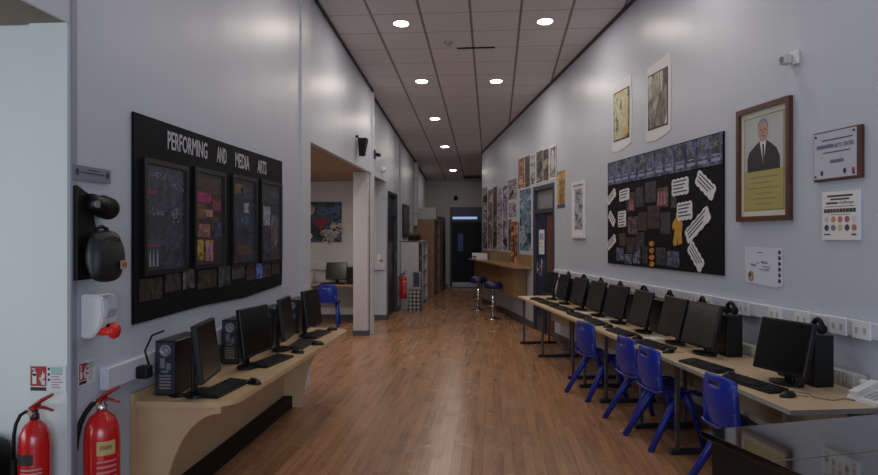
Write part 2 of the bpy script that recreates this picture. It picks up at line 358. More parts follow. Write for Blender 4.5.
lf = MB().box(.07, 1.2, .05, .1, .01, 2.05).build('door_leaf', mat('door_black', '0e0e13', .3), d)
MB().tube([(1.08, .05, 1.0), (1.08, 0, 1.0), (1.08, 0, 1.3), (1.08, .05, 1.3)], .012).build('door_handle', M_grey, lf)
d = struct_root('door_3', (-1.36, 21.05, 0), 0)     # end door with a lit fanlight
MB().box(0, .06, -.04, 0, 0, 2.54).box(1.0, 1.06, -.04, 0, 0, 2.54).box(.06, 1.0, -.04, 0, 2.48, 2.54).box(.06, 1.0, -.04, 0, 2.08, 2.14).build('door_frame', mat('blue_black', '0e1120', .4), d)
MB().box(.06, 1.0, -.015, 0, 2.14, 2.48).build('transom_panel', mat('deep_blue_panel', '111a33', .4), d)
MB().box(.09, .86, -.03, -.015, 2.16, 2.235).build('fanlight', emis('fanlight_daylight', '9fb8ea', .62), d)['label'] = 'daylit slot of glass above the door'
lf = MB().box(.06, 1.0, -.03, 0, .01, 2.08).build('door_leaf', mat('door_navy_black', '06070f', .4, spec=.15), d)
MB().box(.26, .42, -.034, -.03, 1.15, 1.70).build('vision_pane', emis('pane_reflection_glow', '1c2b52', .22), lf)  # faint blue glow stands in for a window reflected in the door
MB().box(.08, .98, -.036, -.03, .02, .17).build('kick_plate', mat('brushed_kick_plate', '8d9097', .4, metal=.4), lf)

# ------------------------------------------------------------------ ceiling fittings
SL = math.atan(.072)
def ceil_pt(X, Y, d=0): return (X, Y, ztop(Y)-d)
lamp_em = emis('lamp_diffuser', 'fff6ea', 14)
proto = None
LAMPS = [(-1.14, 8.25, 'at the front left of the grid'), (.64, 8.30, 'at the front right, nearest the right wall'), (-1.14, 10.64, 'second from the front in the left row'), (.05, 10.71, 'second from the front in the right row'),
         (-1.14, 13.08, 'third from the front in the left row'), (-1.14, 15.78, 'fourth from the front in the left row'), (-1.14, 19.1, 'nearest the end wall, last of the left row')]
for X, Y, lb in LAMPS:
    L = 'round recessed ceiling downlight '+lb
    if proto is None:
        proto = thing('ceiling_light', L, 'ceiling light', ceil_pt(X, Y), 0, 'recessed downlights in the tiled ceiling')
        MB().lathe([(.094, -.001), (.112, -.001), (.112, -.006), (.102, -.010), (.093, -.008)], n=32).build('bezel', M_white, proto)
        MB().lathe([(.0, -.003), (.093, -.003), (.093, -.010), (0, -.014)], n=32).build('diffuser', lamp_em, proto)
        o = proto
    else: o = dup(proto, ceil_pt(X, Y), 0, L)
    o.rotation_euler = (-SL, 0, 0)
def area(name, loc, rot, size, power, color, shape='DISK', sy=None, spread=None):
    l = bpy.data.lights.new(name, 'AREA'); l.shape = shape; l.size = size; l.energy = power; l.color = color
    if sy: l.size_y = sy
    if spread: l.spread = spread
    o = bpy.data.objects.new(name, l); col.objects.link(o); o.location = loc; o.rotation_euler = rot; return o
WARM = (1.0, .90, .80)
for X, Y, _ in LAMPS: area('downlight_lamp', ceil_pt(X, Y, .02), (0, 0, 0), .17, 13 if Y < 14 else 8, WARM)
for X, Y in ((-1.14, 5.8), (.64, 5.8), (1.6, 5.8), (-1.14, 3.3), (1.6, 3.3)): area('downlight_lamp', ceil_pt(X, Y, .02), (0, 0, 0), .17, 9, WARM)  # unseen lamps continuing the rows nearer the viewer, added for light
area('alcove_lamp', (-3.3, 9.6, 2.69), (0, 0, 0), .17, 24, WARM)
area('window_daylight', (1.05, -3.98, 1.8), (PI/2, 0, 0), 4.6, 150, (.72, .84, 1.0), 'RECTANGLE', 1.75)
area('side_window_daylight', (-6.02, -.15, 1.6), (PI/2, 0, -PI/2), 4.6, 88, (.93, .99, .96), 'RECTANGLE', 1.35)
w = MB(); w.box(-.26, .26, -.018, .018, -.012, -.002); o = w.build('air_diffuser', M_matte); o.location = ceil_pt(-.235, 9.17); o.rotation_euler = (-SL, 0, 0); tag(o, 'narrow black slot diffuser in the ceiling between the front downlights', 'air vent')
t = thing('smoke_detector', 'small round smoke detector on the ceiling left of the slot', 'smoke detector', ceil_pt(-.6, 8.95)); t.rotation_euler = (-SL, 0, 0)
MB().lathe([(.055, 0), (.055, -.02), (.05, -.022)], n=20).build('base', mat('detector_grey', '9a908e', .5), t); MB().lathe([(.04, -.022), (.03, -.045), (.0, -.047)], n=20).build('sensor_dome', mat('detector_grey', '9a908e', .5), t)
o = MB().box(-.28, .28, -.28, .28, -.02, -.002); 
for k in range(6): o.box(-.25, .25, -.24+.085*k, -.22+.085*k, -.03, -.02)
o = o.build('ceiling_vent', M_trimd); o.location = ceil_pt(-.62, 20.3); o.rotation_euler = (-SL, 0, 0); tag(o, 'dark square ceiling vent near the end wall', 'ceiling vent')

# ------------------------------------------------------------------ right wall: notice board and pictures
def sheet(name, label, cat, loc, rz, w, h, art_m, edge=None, margin=(0, 0, 0, 0), th=.004, tilt=0, group=None, pname='print'):
    """paper or canvas hung flat on a wall, lower left corner at loc"""
    t = thing(name, label, cat, loc, rz, group); t.rotation_euler = (0, tilt, rz)
    MB().box(0, w, -th, 0, 0, h).build('sheet', edge or M_paper, t)
    l, r, b, tp = margin
    MB().box(l, w-r, -th-.0012, -th, b, h-tp).build(pname, art_m, t); return t
s0, z0, z1 = 8.25, 1.31, 2.555; BW = 2.62
t = thing('display_board', 'large black notice board with blue star posters and white text slips', 'notice board', on_right(s0, z0, .003), RA)
MB().box(0, BW, -.014, 0, 0, z1-z0).build('backing', M_board, t)
M_star = art('blue_star_poster', ['11152a', '262d4f', '434b70', '6e7390', '1a2038'], 9, 3, dist=.8)
M_gold = art('dull_gold', ['4a4636', '7d775e', '26262a'], 14, 5)
for k in range(12):
    x = .01+k*.2175; p = MB().box(x, x+.208, -.018, -.014, .965, 1.235).build('star_poster', M_star, t)
    m = MB(); cx, cz = x+.104, 1.16
    m.prism([(cx+(.05 if i % 2 == 0 else .021)*math.sin(i*PI/5), cz+(.05 if i % 2 == 0 else .021)*math.cos(i*PI/5)) for i in range(10)], -.0195, -.018); m.build('star', M_gold, p)
    m = MB(); m.box(x+.05, x+.16, -.0195, -.018, 1.05, 1.062).box(x+.03, x+.18, -.0195, -.018, 1.0, 1.025); m.build('printed_lines', mat('pale_blue_ink', '8e95b4', .6), p)
for (cx, cz, ww, hh, a) in ((.13, .82, .26, .09, 26), (.52, .82, .27, .12, 3), (.14, .55, .20, .09, -38), (.45, .54, .22, .17, 2), (.13, .26, .26, .09, 26), (1.86, .82, .32, .15, 2), (2.33, .80, .34, .13, -32), (1.95, .58, .28, .16, 3), (2.19, .44, .46, .13, 30), (2.16, .15, .30, .12, -42)):
    m = MB(); R = Matrix.Translation((cx, 0, cz)) @ Matrix.Rotation(-PR(a), 4, 'Y')
    pts = []
    nn = 8
    for k in range(nn): pts.append((-ww/2+ww*k/nn, hh/2+(.012 if k % 2 else 0)))
    for k in range(4): pts.append((ww/2+(.008 if k % 2 else 0), hh/2-hh*k/4))
    for k in range(nn): pts.append((ww/2-ww*k/nn, -hh/2-(.012 if k % 2 else 0)))
    for k in range(4): pts.append((-ww/2-(.008 if k % 2 else 0), -hh/2+hh*k/4))
    m.prism(pts, -.019, -.014); bmesh.ops.transform(m.bm, matrix=R, verts=m.bm.verts[:]); p = m.build('text_slip', M_paper, t)
    m = MB(); nl = int(hh/.034)
    for k in range(nl): m.box(-ww*.42, ww*(.42-.1*(k % 3)), -.0203, -.019, hh/2-.026-.034*k, hh/2-.014-.034*k)
    bmesh.ops.transform(m.bm, matrix=R, verts=m.bm.verts[:]); m.build('printed_lines', M_ink, p)
pal = [['0c0a0e', '1c1216', '3a2228', '5c3438', '120e14', '2a2228'], ['0a0b10', '161a24', '2c303c', '40404a', '0e0e14'], ['100c10', '301a24', '5a3440', '786058', '140e14', '241c22'], ['0e1220', '1e2a4c', '4a5a80', '8a8c9c', '0c0c12', '401c24'], ['0e0c0a', '2a2012', '5a4420', '181410', '7a6030']]
ph = [(.58, .62, .24, .22, 0), (.84, .66, .2, .22, 1), (1.08, .70, .26, .22, 1), (1.36, .64, .26, .2, 2), (.62, .36, .26, .2, 2), (.9, .4, .22, .2, 0), (1.14, .42, .28, .24, 0), (1.44, .36, .22, .22, 1), (.36, .22, .2, .15, 4), (.58, .14, .24, .18, 0), (.28, .04, .22, .16, 3), (.52, .0+.01, .2, .12, 3), (.76, .03, .2, .2, 3), (1.0, .04, .14, .18, 1), (1.34, .04, .22, .18, 1), (1.58, .03, .26, .16, 3), (1.68, .62, .1, .2, 1), (.84, .22, .22, .16, 1)]
for i, (x, z, a, b, k) in enumerate(ph):
    o = MB().box(x, x+a, -.0165, -.014, z, z+b).build('photograph', art('board_photo_%d' % k, pal[k], 16, k+1, sx=.6, dist=1.2), t)
# small pale performers in three of the photographs, gold figure, orange medallions
m = MB()
for k, x in enumerate((1.40, 1.47, 1.54)): m.prism([(x-.025, .66), (x+.025, .66), (x+.012, .74), (x+.006, .80), (x-.006, .80), (x-.012, .74)], -.018, -.0166)
for x in (.68, .74): m.prism([(x-.02, .64), (x+.03, .64), (x+.012, .72), (x, .78), (x-.012, .72)], -.018, -.0166)
m.build('performer_cutout', mat('pale_rose_print', 'a0706c', .6), t)
g = MB(); g.disc(1.80, .545, .022, .03, -.018, -.014); g.prism([(1.72, .27), (1.74, .24), (1.80, .25), (1.81, .33), (1.83, .25), (1.90, .27), (1.89, .36), (1.91, .46), (1.87, .51), (1.78, .52), (1.73, .49), (1.70, .44), (1.72, .40), (1.76, .42), (1.74, .34)], -.018, -.014); g.build('gold_figure_cutout', mat('gold_print', 'b78a2c', .55, noise=.25, scale=25), t)
m = MB()
for k in range(4): m.disc(1.24, .04+.072*k, .06, .028, -.0185, -.014)
m.build('orange_medallion_cutout', art('orange_print', ['8a5418', 'c98a2e', '2b2a2c'], 20, 7), t)

# two pictures on torn white paper above
pa = art('ochre_study', ['3c3a36', '8d8a78', 'c4bf9c', 'a8a48a', 'c79a3a'], 4, 2, sx=1.3, dist=2)
pb = art('dark_study', ['1b1a1a', '3a3431', '6c695c', '8f8e7e', 'c5c2b4'], 3, 6, sx=1.3, sz=.6, dist=2)
for (s, z, w_, h_, am, lb, tl) in ((8.36, 2.665, .57, .86, pa, 'pale ochre collage picture on white paper, left of the high pair', -.01), (9.32, 2.655, .56, .86, pb, 'dark sculpture picture on white paper, right of the high pair', -.012)):
    t = thing('artwork', lb, 'artwork', on_right(s, z, .002), RA)
    o = MB().prism([(0, .02), (.2, 0), (.42, .03), (w_, .06), (w_+.02, .5), (w_, h_-.01), (.3, h_-.03), (.03, h_-.05), (.015, .5)], -.003, 0).build('paper_mount', M_paper, t)
    o = MB().box(.055, w_-.05, -.007, -.003, .13, h_-.14).build('black_border', M_ink, t)
    MB().box(.07, w_-.065, -.0085, -.007, .145, h_-.155).build('picture', am, t)
# white framed drawing by the door
t = thing('picture_frame', 'white framed grey drawing beside the small yellow portrait', 'picture frame', on_right(6.90, 1.615, .002), RA)
W, H = .52, .80
MB().box(0, .045, -.03, 0, 0, H).box(W-.045, W, -.03, 0, 0, H).box(.045, W-.045, -.03, 0, 0, .045).box(.045, W-.045, -.03, 0, H-.045, H).build('frame', M_white, t)
MB().box(.045, W-.045, -.012, 0, .045, H-.045).build('mount', M_paper, t)
MB().box(.10, W-.10, -.0135, -.012, .12, H-.1).build('picture', art('grey_drawing', ['353948', '777b8c', 'b9bcc8', '4d5263'], 11, 2, dist=1.2), t)
# portrait
t = thing('framed_portrait', 'brown wooden framed portrait of a man in a dark suit with yellow text panel', 'framed portrait', on_right(11.09, 1.768, .001), RA)
W, H = .675, .91; M_mah = mat('mahogany', '4c261b', .35, noise=.25, scale=8)
MB().box(0, .04, -.035, 0, 0, H).box(W-.04, W, -.035, 0, 0, H).box(.04, W-.04, -.035, 0, 0, .04).box(.04, W-.04, -.035, 0, H-.04, H).build('frame', M_mah, t)
MB().box(.04, W-.04, -.010, 0, .04, H-.04).build('mount', mat('cream_mount', 'c9c8ba', .5), t)
MB().box(.082, W-.082, -.0115, -.010, .082, H-.082).build('gilt_line', mat('gilt_line', '8a8350', .5), t)
MB().box(.092, W-.092, -.0125, -.0115, .40, H-.092).build('photo_background', mat('photo_grey', 'a9acaf', .5), t)
yp = MB().box(.092, W-.092, -.0125, -.0115, .092, .40).build('text_panel', mat('gold_panel', '9f9659', .45, noise=.1), t)
m = MB()
for k, (a, b) in enumerate(((.16, .52), (.2, .48), (.14, .53), (.22, .46), (.17, .51), (.24, .44))): m.box(a, b, -.0132, -.0125, .34-.042*k, .349-.042*k)
m.build('printed_lines', mat('gold_ink', '857d49', .5), yp)
cx = .33
pf = MB().prism([(cx-.2, .395), (cx-.2, .50), (cx-.17, .555), (cx-.09, .60), (cx-.04, .625), (cx+.05, .625), (cx+.10, .60), (cx+.17, .555), (cx+.21, .49), (cx+.215, .395)], -.0135, -.0125).build('suit', mat('suit_print', '15171e', .5), t)
MB().prism([(cx-.035, .625), (cx+.045, .625), (cx+.03, .52), (cx+.012, .44), (cx-.01, .52)], -.0142, -.0135).build('shirt', mat('shirt_print', 'c7cad2', .5), pf)
MB().prism([(cx-.002, .60), (cx+.02, .60), (cx+.026, .50), (cx+.012, .44), (cx+.002, .5)], -.0148, -.0142).build('tie', mat('tie_print', '2a3040', .5), pf)
hd = MB().disc(cx+.005, .705, .062, .088, -.0146, -.0125, 28).build('head', mat('skin_print', 'a58475', .5, noise=.12, scale=30), t)
MB().prism([(cx+.005+.068*math.cos(a), .722+.078*math.sin(a)) for a in [PI*k/12 for k in range(13)]]+[(cx+.005+.050*math.cos(a), .745+.03*math.sin(a)) for a in [PI-PI*k/10 for k in range(11)]], -.0152, -.0146).build('hair', mat('grey_hair_print', '77767a', .5), hd)
MB().disc(cx-.02, .715, .011, .005, -.0152, -.0146).disc(cx+.03, .715, .011, .005, -.0152, -.0146).box(cx-.015, cx+.028, -.0152, -.0146, .661, .667).prism([(cx+.0, .685), (cx+.014, .685), (cx+.008, .71)], -.0152, -.0146).build('face_features', mat('feature_print', '5a3c35', .5), hd)
MB().box(.01, .012, 0, .001, 0, .001).build('hanging_wire', M_grey, t) if False else None
# plaque
t = thing('plaque', 'brown edged opening plaque on the wall right of the portrait', 'plaque', on_right(12.02, 2.02, .001), RA)
W, H = .43, .335
MB().rbox(0, W, -.03, 0, 0, H, .004, 1).build('wooden_back', M_mah, t)
pl = MB().box(.012, W-.03, -.034, -.03, .018, H-.01).build('face_plate', mat('silver_plate', 'b4b7c4', .3, metal=.15), t)
m = MB()
m.box(.09, .37, -.0348, -.034, .268, .276); m.box(.10, .35, -.0348, -.034, .185, .192)
m.build('printed_lines', mat('blue_ink', '2b2d55', .5), pl); text('lettering', 'ARTS CENTRE', .175, .028, mat('blue_ink', '2b2d55', .5), pl, .205, .215, -.0346)
MB().box(.04, .20, -.0348, -.034, .218, .243).build('name_lettering', mat('blue_ink_soft', '5d6080', .5), pl); MB().box(.17, .29, -.0348, -.034, .115, .138).build('name_lettering', mat('blue_ink_soft', '5d6080', .5), pl)
for x, cc in ((.09, '2b3b6b'), (.30, '20243c'), (.375, '9b2d3a')): MB().disc(x, .055, .014, .018, -.0352, -.034).build('crest', mat('crest_'+cc, cc, .5), pl)
for x in (.03, W-.05):
    for z in (.035, H-.03): MB().disc(x, z, .008, .008, -.038, -.034, 12).build('screw', M_ink, pl)
# challenge sign
t = thing('sign_board', 'white school challenge sign with rows of coloured badges under the plaque', 'sign', on_right(12.09, 1.628, .001), RA)
W, H = .33, .32
MB().box(0, W, -.018, 0, 0, H).build('panel', M_white, t)
mi = mat('plum_ink', '4b3a4a', .5)
text('lettering', 'Challenge', .14, .022, mi, t, .15, .232, -.0186)
MB().box(.04, .145, -.0186, -.018, .236, .25).box(.05, .28, -.0186, -.018, .283, .296).box(.08, .25, -.0186, -.018, .262, .274).box(.03, .30, -.0186, -.018, .218, .222).box(.07, .26, -.0186, -.018, .165, .168).build('printed_lines', mi, t)
cs = ['3a3440', '2c2a38', '553038', '6a3838', '5c3434', '45303c', '3a3440', '3b3d48', '2a2c44', '333244']
for k in range(10): MB().box(.02+.029*k, .045+.029*k, -.0192, -.018, .18, .205).build('photo_badge', mat('badge_'+cs[k], cs[k], .5), t)
for r, row in enumerate((('b9bac4', 'b48b5c', 'b06a62', 'a84f5c', 'c6c6ce'), ('3f3f52', '6d6f78', 'c0a877', '4c3b58', 'a8705c'))):
    for k, cc in enumerate(row): MB().disc(.045+.062*k, .135-.055*r, .021, .021, -.0192, -.018).build('round_badge', mat('badge_'+cc, cc, .5), t)
MB().box(.02, .08, -.0188, -.018, .03, .04).box(.27, .31, -.0188, -.018, .03, .042).build('logo', mi, t)
# certificate
t = thing('certificate', 'loose white thank you drawing with a small round picture below the portrait', 'paper', on_right(11.17, 1.26, .002), RA)
MB().prism([(0.02, .02), (.40, 0), (.48, .02), (.475, .30), (0, .305), (.0, .16)], -.003, 0).build('sheet', mat('cool_paper', 'c9ccd8', .6), t)
m = MB(); random.seed(9)
for k in range(12):
    x = random.uniform(.05, .28); z = random.uniform(.12, .27); m.box(x, x+random.uniform(.03, .1), -.0038, -.003, z, z+.006)
m.build('handwriting', mat('pen_ink', '5a5c70', .6), t)
MB().disc(.085, .07, .038, .042, -.0042, -.003).build('round_picture', art('round_pic', ['3b2b30', '8c6a50', 'c0a080', '5b2f2f'], 18, 4), t)
for k, cc in enumerate(('26283c', '2b2a62', '2b2a62', '303247', '3a3c50', '24263a')): MB().box(.43, .46, -.004, -.003, .255-.043*k, .283-.043*k).build('marginal_icon', mat('icon_'+cc, cc, .6), t)
# motion sensor
t = thing('motion_sensor', 'small white motion sensor high on the right wall above the portrait', 'sensor', on_right(11.72, 2.89, .0), RA)
MB().rbox(0.03, .12, -.02, 0, 0, .10, .006).build('bracket', M_white, t); MB().rbox(0, .07, -.085, -.02, .01, .085, .015, 3).build('housing', mat('sensor_white', 'b9b9b8', .4), t); MB().disc(.035, .045, .022, .022, -.09, -.085).build('lens', mat('lens_grey', '50525a', .3), t)
# small yellow portrait
t = thing('poster', 'small ochre painted portrait right of the navy doorway', 'poster', on_right(6.13, 2.06, .002), RA)
MB().box(0, .42, -.003, 0, 0, .6).build('sheet', M_paper, t)
MB().box(.01, .41, -.0042, -.003, .01, .59).build('painted_ground', art('ochre_ground', ['6a5224', 'b08a32', 'c9a94b', '3f3d35'], 7, 3), t)
MB().disc(.21, .42, .10, .13, -.0055, -.0042).build('painted_face', art('pale_face', ['b7a184', '8f775c', '5c4632'], 10, 2), t); MB().disc(.23, .18, .12, .14, -.0055, -.0042).build('painted_hands', art('pale_hands', ['93713e', '57401f', 'b79b6a'], 10, 6), t)
MB().box(.01, .41, -.0055, -.0042, .01, .07).build('blue_strip', mat('poster_blue', '2c4f86', .5), t)

# pupils' posters crowding the wall by the counter: pixel box on the photograph -> wall coordinates
PL = {'o': ['2a1610', '7c3c20', 'c07a4a', '1c1416', 'd8b898', '8a4a2c'], 'd': ['0c0c10', '2c2422', '6a5248', '141216', 'a89888', '3c3230'], 'w': ['b8b8bc', '3c3a42', 'c8c8cc', '8a8a94', '1c1c22', 'd0cfd2'], 'g': ['101412', '2c3832', '8a9084', '1a1a18', '6a5440', 'b0b4a8'],
      'b': ['0c1428', '24446c', '7896b0', '0c1020', 'b0bcc8', '2f5480'], 'p': ['3c2a30', '8a6c70', '1c161c', 'b8a4a4', '5c4048'], 'v': ['2c2640', '7c7698', 'c0bcc8', '1c1828', 'a090b0', '4c4460'], 'k': ['08080c', '24242a', '9a9aa0', '101014', 'c0c0c4', '18181c'], 'r': ['4a1a14', 'a84a2c', 'd09a78', '24181a', '8a4030']}
posters = [ # x0,x1 in px, top y at x0, bottom y at x0, palette, words
 (482.5, 487.5, 188, 249, 'k', 'charcoal figure'), (487.8, 493, 190, 249, 'p', 'dusty pink figure'), (493.3, 497.5, 187, 249.5, 'd', 'brown street'), (497.8, 502.6, 188, 250, 'w', 'white and black graphic'),
 (502.9, 508, 186, 250, 'v', 'lilac patterned'), (508.4, 517.4, 180, 201, 'k', 'dark square portrait'), (508.8, 516.8, 202.5, 218, 'v', 'blue and white head'), (508.6, 512, 219, 251, 'g', 'narrow green'), (512.4, 519.3, 221, 267, 'r', 'orange long hanging'),
 (518.2, 524.8, 159, 190, 'o', 'burnt orange'), (525.1, 530.4, 156.5, 188.5, 'd', 'brown and black'), (530.8, 536.2, 155, 187, 'w', 'white drawing'), (536.6, 543.2, 151.8, 184, 'g', 'green and black'), (543.4, 549.2, 149.8, 182, 'd', 'dark tree'), (549.7, 556.6, 146.5, 180.5, 'k', 'white bordered black face'),
 (519.8, 531.6, 190, 251, 'b', 'tall blue and white')]
for i, (xa, xb, ya, yb, pk, wd) in enumerate(posters):
    sa, zt = rwall(xa, ya); _, zb = rwall(xa, yb); sb, _ = rwall(xb, ya)
    sb = min(sb, 4.70) if zt < 2.55 else sb
    lift = .001+.003*(i % 3)+(.019 if yb > 260 else 0)
    lb = {'charcoal figure': 'charcoal figure poster at the far end of the crowded art wall', 'tall blue and white': 'tall blue and white poster directly beside the navy doorway', 'orange long hanging': 'long orange poster hanging down over the wooden counter backboard'}.get(wd, wd+' poster '+('in the upper row above the doorway' if ya < 170 else 'on the crowded art wall above the counter'))
    t = thing('poster', lb, 'poster', on_right(sa, zb, lift), RA, 'pupils posters on the right wall')
    W, H = sb-sa, zt-zb
    MB().box(0, W, -.0025, 0, 0, H).build('sheet', M_paper, t)
    mg = .012+(.02 if pk in 'wk' and i > 8 else 0)
    MB().box(mg, W-mg, -.0036, -.0025, mg, H-mg).build('print', art('poster_%s_%d' % (pk, i), PL[pk], 4.5, i*1.7, sx=.38, sz=1.0, dist=1.8), t)
    if wd in ('white bordered black face',):
        MB().disc(W/2, H*.55, W*.33, H*.3, -.0046, -.0036).build('painted_face', art('grey_face', ['3c3c42', '9a9aa0', 'c7c7cc'], 9, 3), t)

# ------------------------------------------------------------------ counter with backboard and stools
t = thing('counter', 'wooden breakfast counter with panelled front below the crowded art wall', 'counter', on_right(0, 0), RA)
# local x = s, local -y = out of the wall
MB().prism([(.15, -.37), (4.22, -.345), (4.55, -.30), (4.66, -.02), (4.66, -.02), (.15, -.02)], 1.055, 1.09, 'XY').build('worktop', mat('counter_wood', '8f704b', .35, noise=.12, scale=5), t)
MB().box(.15, 4.66, -.018, -.002, 1.09, 1.30).build('backboard', mat('counter_ply', '8f744c', .4, noise=.1, scale=5), t)
m = MB(); m.prism([(.25, .62), (4.3, .5), (4.3, 1.055), (.25, 1.055)], -.24, -.222); m.build('front_panel', mat('counter_ply_panel', '82643f', .42, noise=.12, scale=4), t)
MB().box(4.28, 4.30, -.222, -.02, .5, 1.055).build('end_panel', mat('counter_ply_panel', '82643f', .42), t)
MB().box(.25, .27, -.222, -.02, .62, 1.055).build('end_panel', mat('counter_ply_panel', '82643f', .42), t)
t = thing('paper_tray', 'white paper tray stacked at the far end of the wooden counter', 'tray', on_right(.45, 1.0905, .20), RA)
for k in range(2): MB().box(0, .55, -.13, .13, .001+.07*k, .012+.07*k).box(0, .55, .12, .13, .012+.07*k, .065+.07*k).box(0, .012, -.13, .12, .012+.07*k, .07+.07*k).box(.538, .55, -.13, .12, .012+.07*k, .07+.07*k).build('tray', M_white, t)
def stool(loc, label):
    t = thing('bar_stool', label, 'stool', loc, 0, 'bar stools at the counter')
    MB().lathe([(0, .60), (.155, .60), (.178, .625), (.182, .68), (.165, .725), (.08, .74), (0, .74)], n=28).build('seat', M_navy, t)
    MB().lathe([(.05, .57), (.12, .598), (0, .5985)], n=20).lathe([(.034, .04), (.034, .6)], n=16).build('column', M_chrome, t)
    MB().lathe([(0, 0), (.165, 0), (.165, .012), (.06, .03), (.03, .055), (0, .056)], n=28).build('base', M_chrome, t)
    m = MB(); m.tube([(.12*math.cos(a), .12*math.sin(a)-.03, .27) for a in [2*PI*k/20 for k in range(21)]], .009, 8, False).tube([(0, 0, .27), (0, .09, .27)], .009); m.build('footrest', M_chrome, t)
    return t
st = stool((.0, 13.23, 0), 'navy topped chrome bar stool nearer the viewer'); dup(st, (-.33, 14.75, 0), .6, 'navy topped chrome bar stool farther along the counter')

# ------------------------------------------------------------------ trunking on the walls
def trunking(name, label, loc, rz, L, h=.10, d=.06, outlets=(), group=None):
    t = thing(name, label, 'cable trunking', loc, rz); MB().rbox(0, L, -d, 0, 0, h, .006, 1).build('duct', mat('trunking_white', 'bfc2cf', .4), t)
    for x, w_ in outlets:
        o = MB().rbox(x, x+w_, -d-.012, -d+.002, -.004, h+.006, .003, 1).build('socket_plate', M_white, t)
        MB().box(x+w_*.2, x+w_*.35, -d-.014, -d-.012, h*.3, h*.65).box(x+w_*.65, x+w_*.8, -d-.014, -d-.012, h*.3, h*.65).build('socket_switch', mat('socket_grey', 'a6a7af', .4), o)
    return t
trunking('cable_trunking', 'long white cable trunking with sockets behind the right row of computers', on_right(6.12, 1.02, .001), RA, 14.5, .105, .055,
         [(x, .15) for x in (.35, .55, 1.2, 1.4, 1.95, 2.15, 2.75, 2.95, 3.6, 3.8, 4.3, 4.5, 5.05, 5.45, 5.75, 6.1, 6.3)])
trunking('cable_trunking', 'white cable trunking behind the left row of computers', on_left(3.29, .856, .001), LA, 3.60, .118, .05, [(1.0, .15), (1.9, .15), (2.8, .15)])
trunking('cable_trunking', 'pale cable trunking on the alcove wall behind the desk', (-4.5, 12.898, .98), 0, 2.4, .12, .06, [(1.1, .15)])

# ------------------------------------------------------------------ computers
def make_monitor(lean, up=.075):
    t = thing('monitor', '', 'monitor', group='black flat computer monitors')
    R = Matrix.Translation((0, -.02, up)) @ Matrix.Rotation(PR(-lean), 4, 'X')
    w, h = .41, .335
    MB().rbox(-w/2, w/2, -.012, .02, 0, h, .006, 2, R).rbox(-w*.3, w*.3, .018, .05, h*.15, h*.85, .012, 2, R).build('housing', M_black, t)
    MB().box(-w/2+.016, w/2-.016, -.0135, -.0118, .02, h-.016, R).build('screen', M_screen, t)
    MB().rbox(-.035, .035, .045, .07, .0, .22, .006, 1, Matrix.Translation((0, .015, .015))).build('neck', M_black, t)
    MB().prism([(.12*math.cos(a), .045+.075*math.sin(a)) for a in [2*PI*k/24 for k in range(24)]], 0, .016, 'XY').build('base', M_black, t)
    MB().disc(w/2-.03, .0, .003, .003, -.002, 0) if False else None
    return t
def make_keyboard():
    t = thing('keyboard', '', 'keyboard', group='black computer keyboards')
    MB().hexa([(-.22, -.07, 0), (.22, -.07, 0), (.22, .07, 0), (-.22, .07, 0), (-.22, -.07, .012), (.22, -.07, .012), (.22, .07, .024), (-.22, .07, .024)]).build('case', M_black, t)
    m = MB()
    for r in range(5):
        y = -.055+.023*r; z = .0125+.012*((y+.07)/.14); n = 15
        for k in range(n+6):
            x = -.208+k*.0195+(.02 if k >= n else 0)
            if x > .2: continue
            m.box(x, x+.016, y, y+.018, z, z+.006)
    m.build('keys', mat('key_black', '141417', .5), t); return t
def make_mouse():
    t = thing('mouse', '', 'mouse', group='black computer mice')
    m = MB(); b = bmesh.new(); bmesh.ops.create_uvsphere(b, u_segments=16, v_segments=10, radius=1)
    for v in b.verts: v.co = (v.co.x*.032, v.co.y*.056, max(0, v.co.z)*.034+.001)
    for f in b.faces: f.smooth = True
    m.merge(b); m.build('shell', M_black, t)
    MB().rbox(-.004, .004, .018, .038, .028, .035, .0015, 1).build('wheel', mat('wheel_grey', '55575f', .4), t)
    MB().tube([(0, .054, .008), (.01, .07, .004), (.03, .09, .004), (.04, .11, .004)], .002, 6).build('cable', M_black, t); return t
def make_tower(rear):
    t = thing('computer_tower', '', 'computer', group='black computer towers')
    MB().rbox(-.063, .063, -.19, .19, 0, .32, .004, 1).build('case', M_black, t)
    if rear:
        p = MB().box(-.058, .058, -.1925, -.19, .01, .31).build('rear_panel', mat('rear_panel_steel', '3c4046', .35, metal=.5), t)
        MB().lathe([(.034, 0), (.036, .004), (.024, .004), (.024, .001), (.006, .001), (.006, .004), (0, .004)], n=20, m=Matrix.Translation((0, -.1925, .262)) @ Matrix.Rotation(PI/2, 4, 'X')).build('fan_grille', mat('fan_grey', '8b8f96', .4, metal=.4), p)
        m = MB()
        for k in range(5): m.box(-.035, .035, -.195, -.1925, .04+.018*k, .05+.018*k)
        m.build('slot_cover', M_chrome, p)
        MB().box(-.03, .0, -.197, -.1925, .16, .22).box(.008, .034, -.197, -.1925, .15, .19).box(-.025, .02, -.196, -.1925, .135, .148).build('port_block', mat('port_grey', '6b6f76', .5), p)
    else:
        p = MB().rbox(-.061, .061, -.203, -.19, .005, .315, .004, 1).build('front_bezel', mat('bezel_black', '101013', .3), t)
        MB().disc(0.025, .10, .007, .007, -.206, -.203, 14).build('power_button', mat('button_grey', '6b6d74', .4), p)
        MB().box(-.04, .04, -.205, -.203, .27, .285).build('disc_drive', mat('drive_black', '1b1b1f', .3), p)
    return t
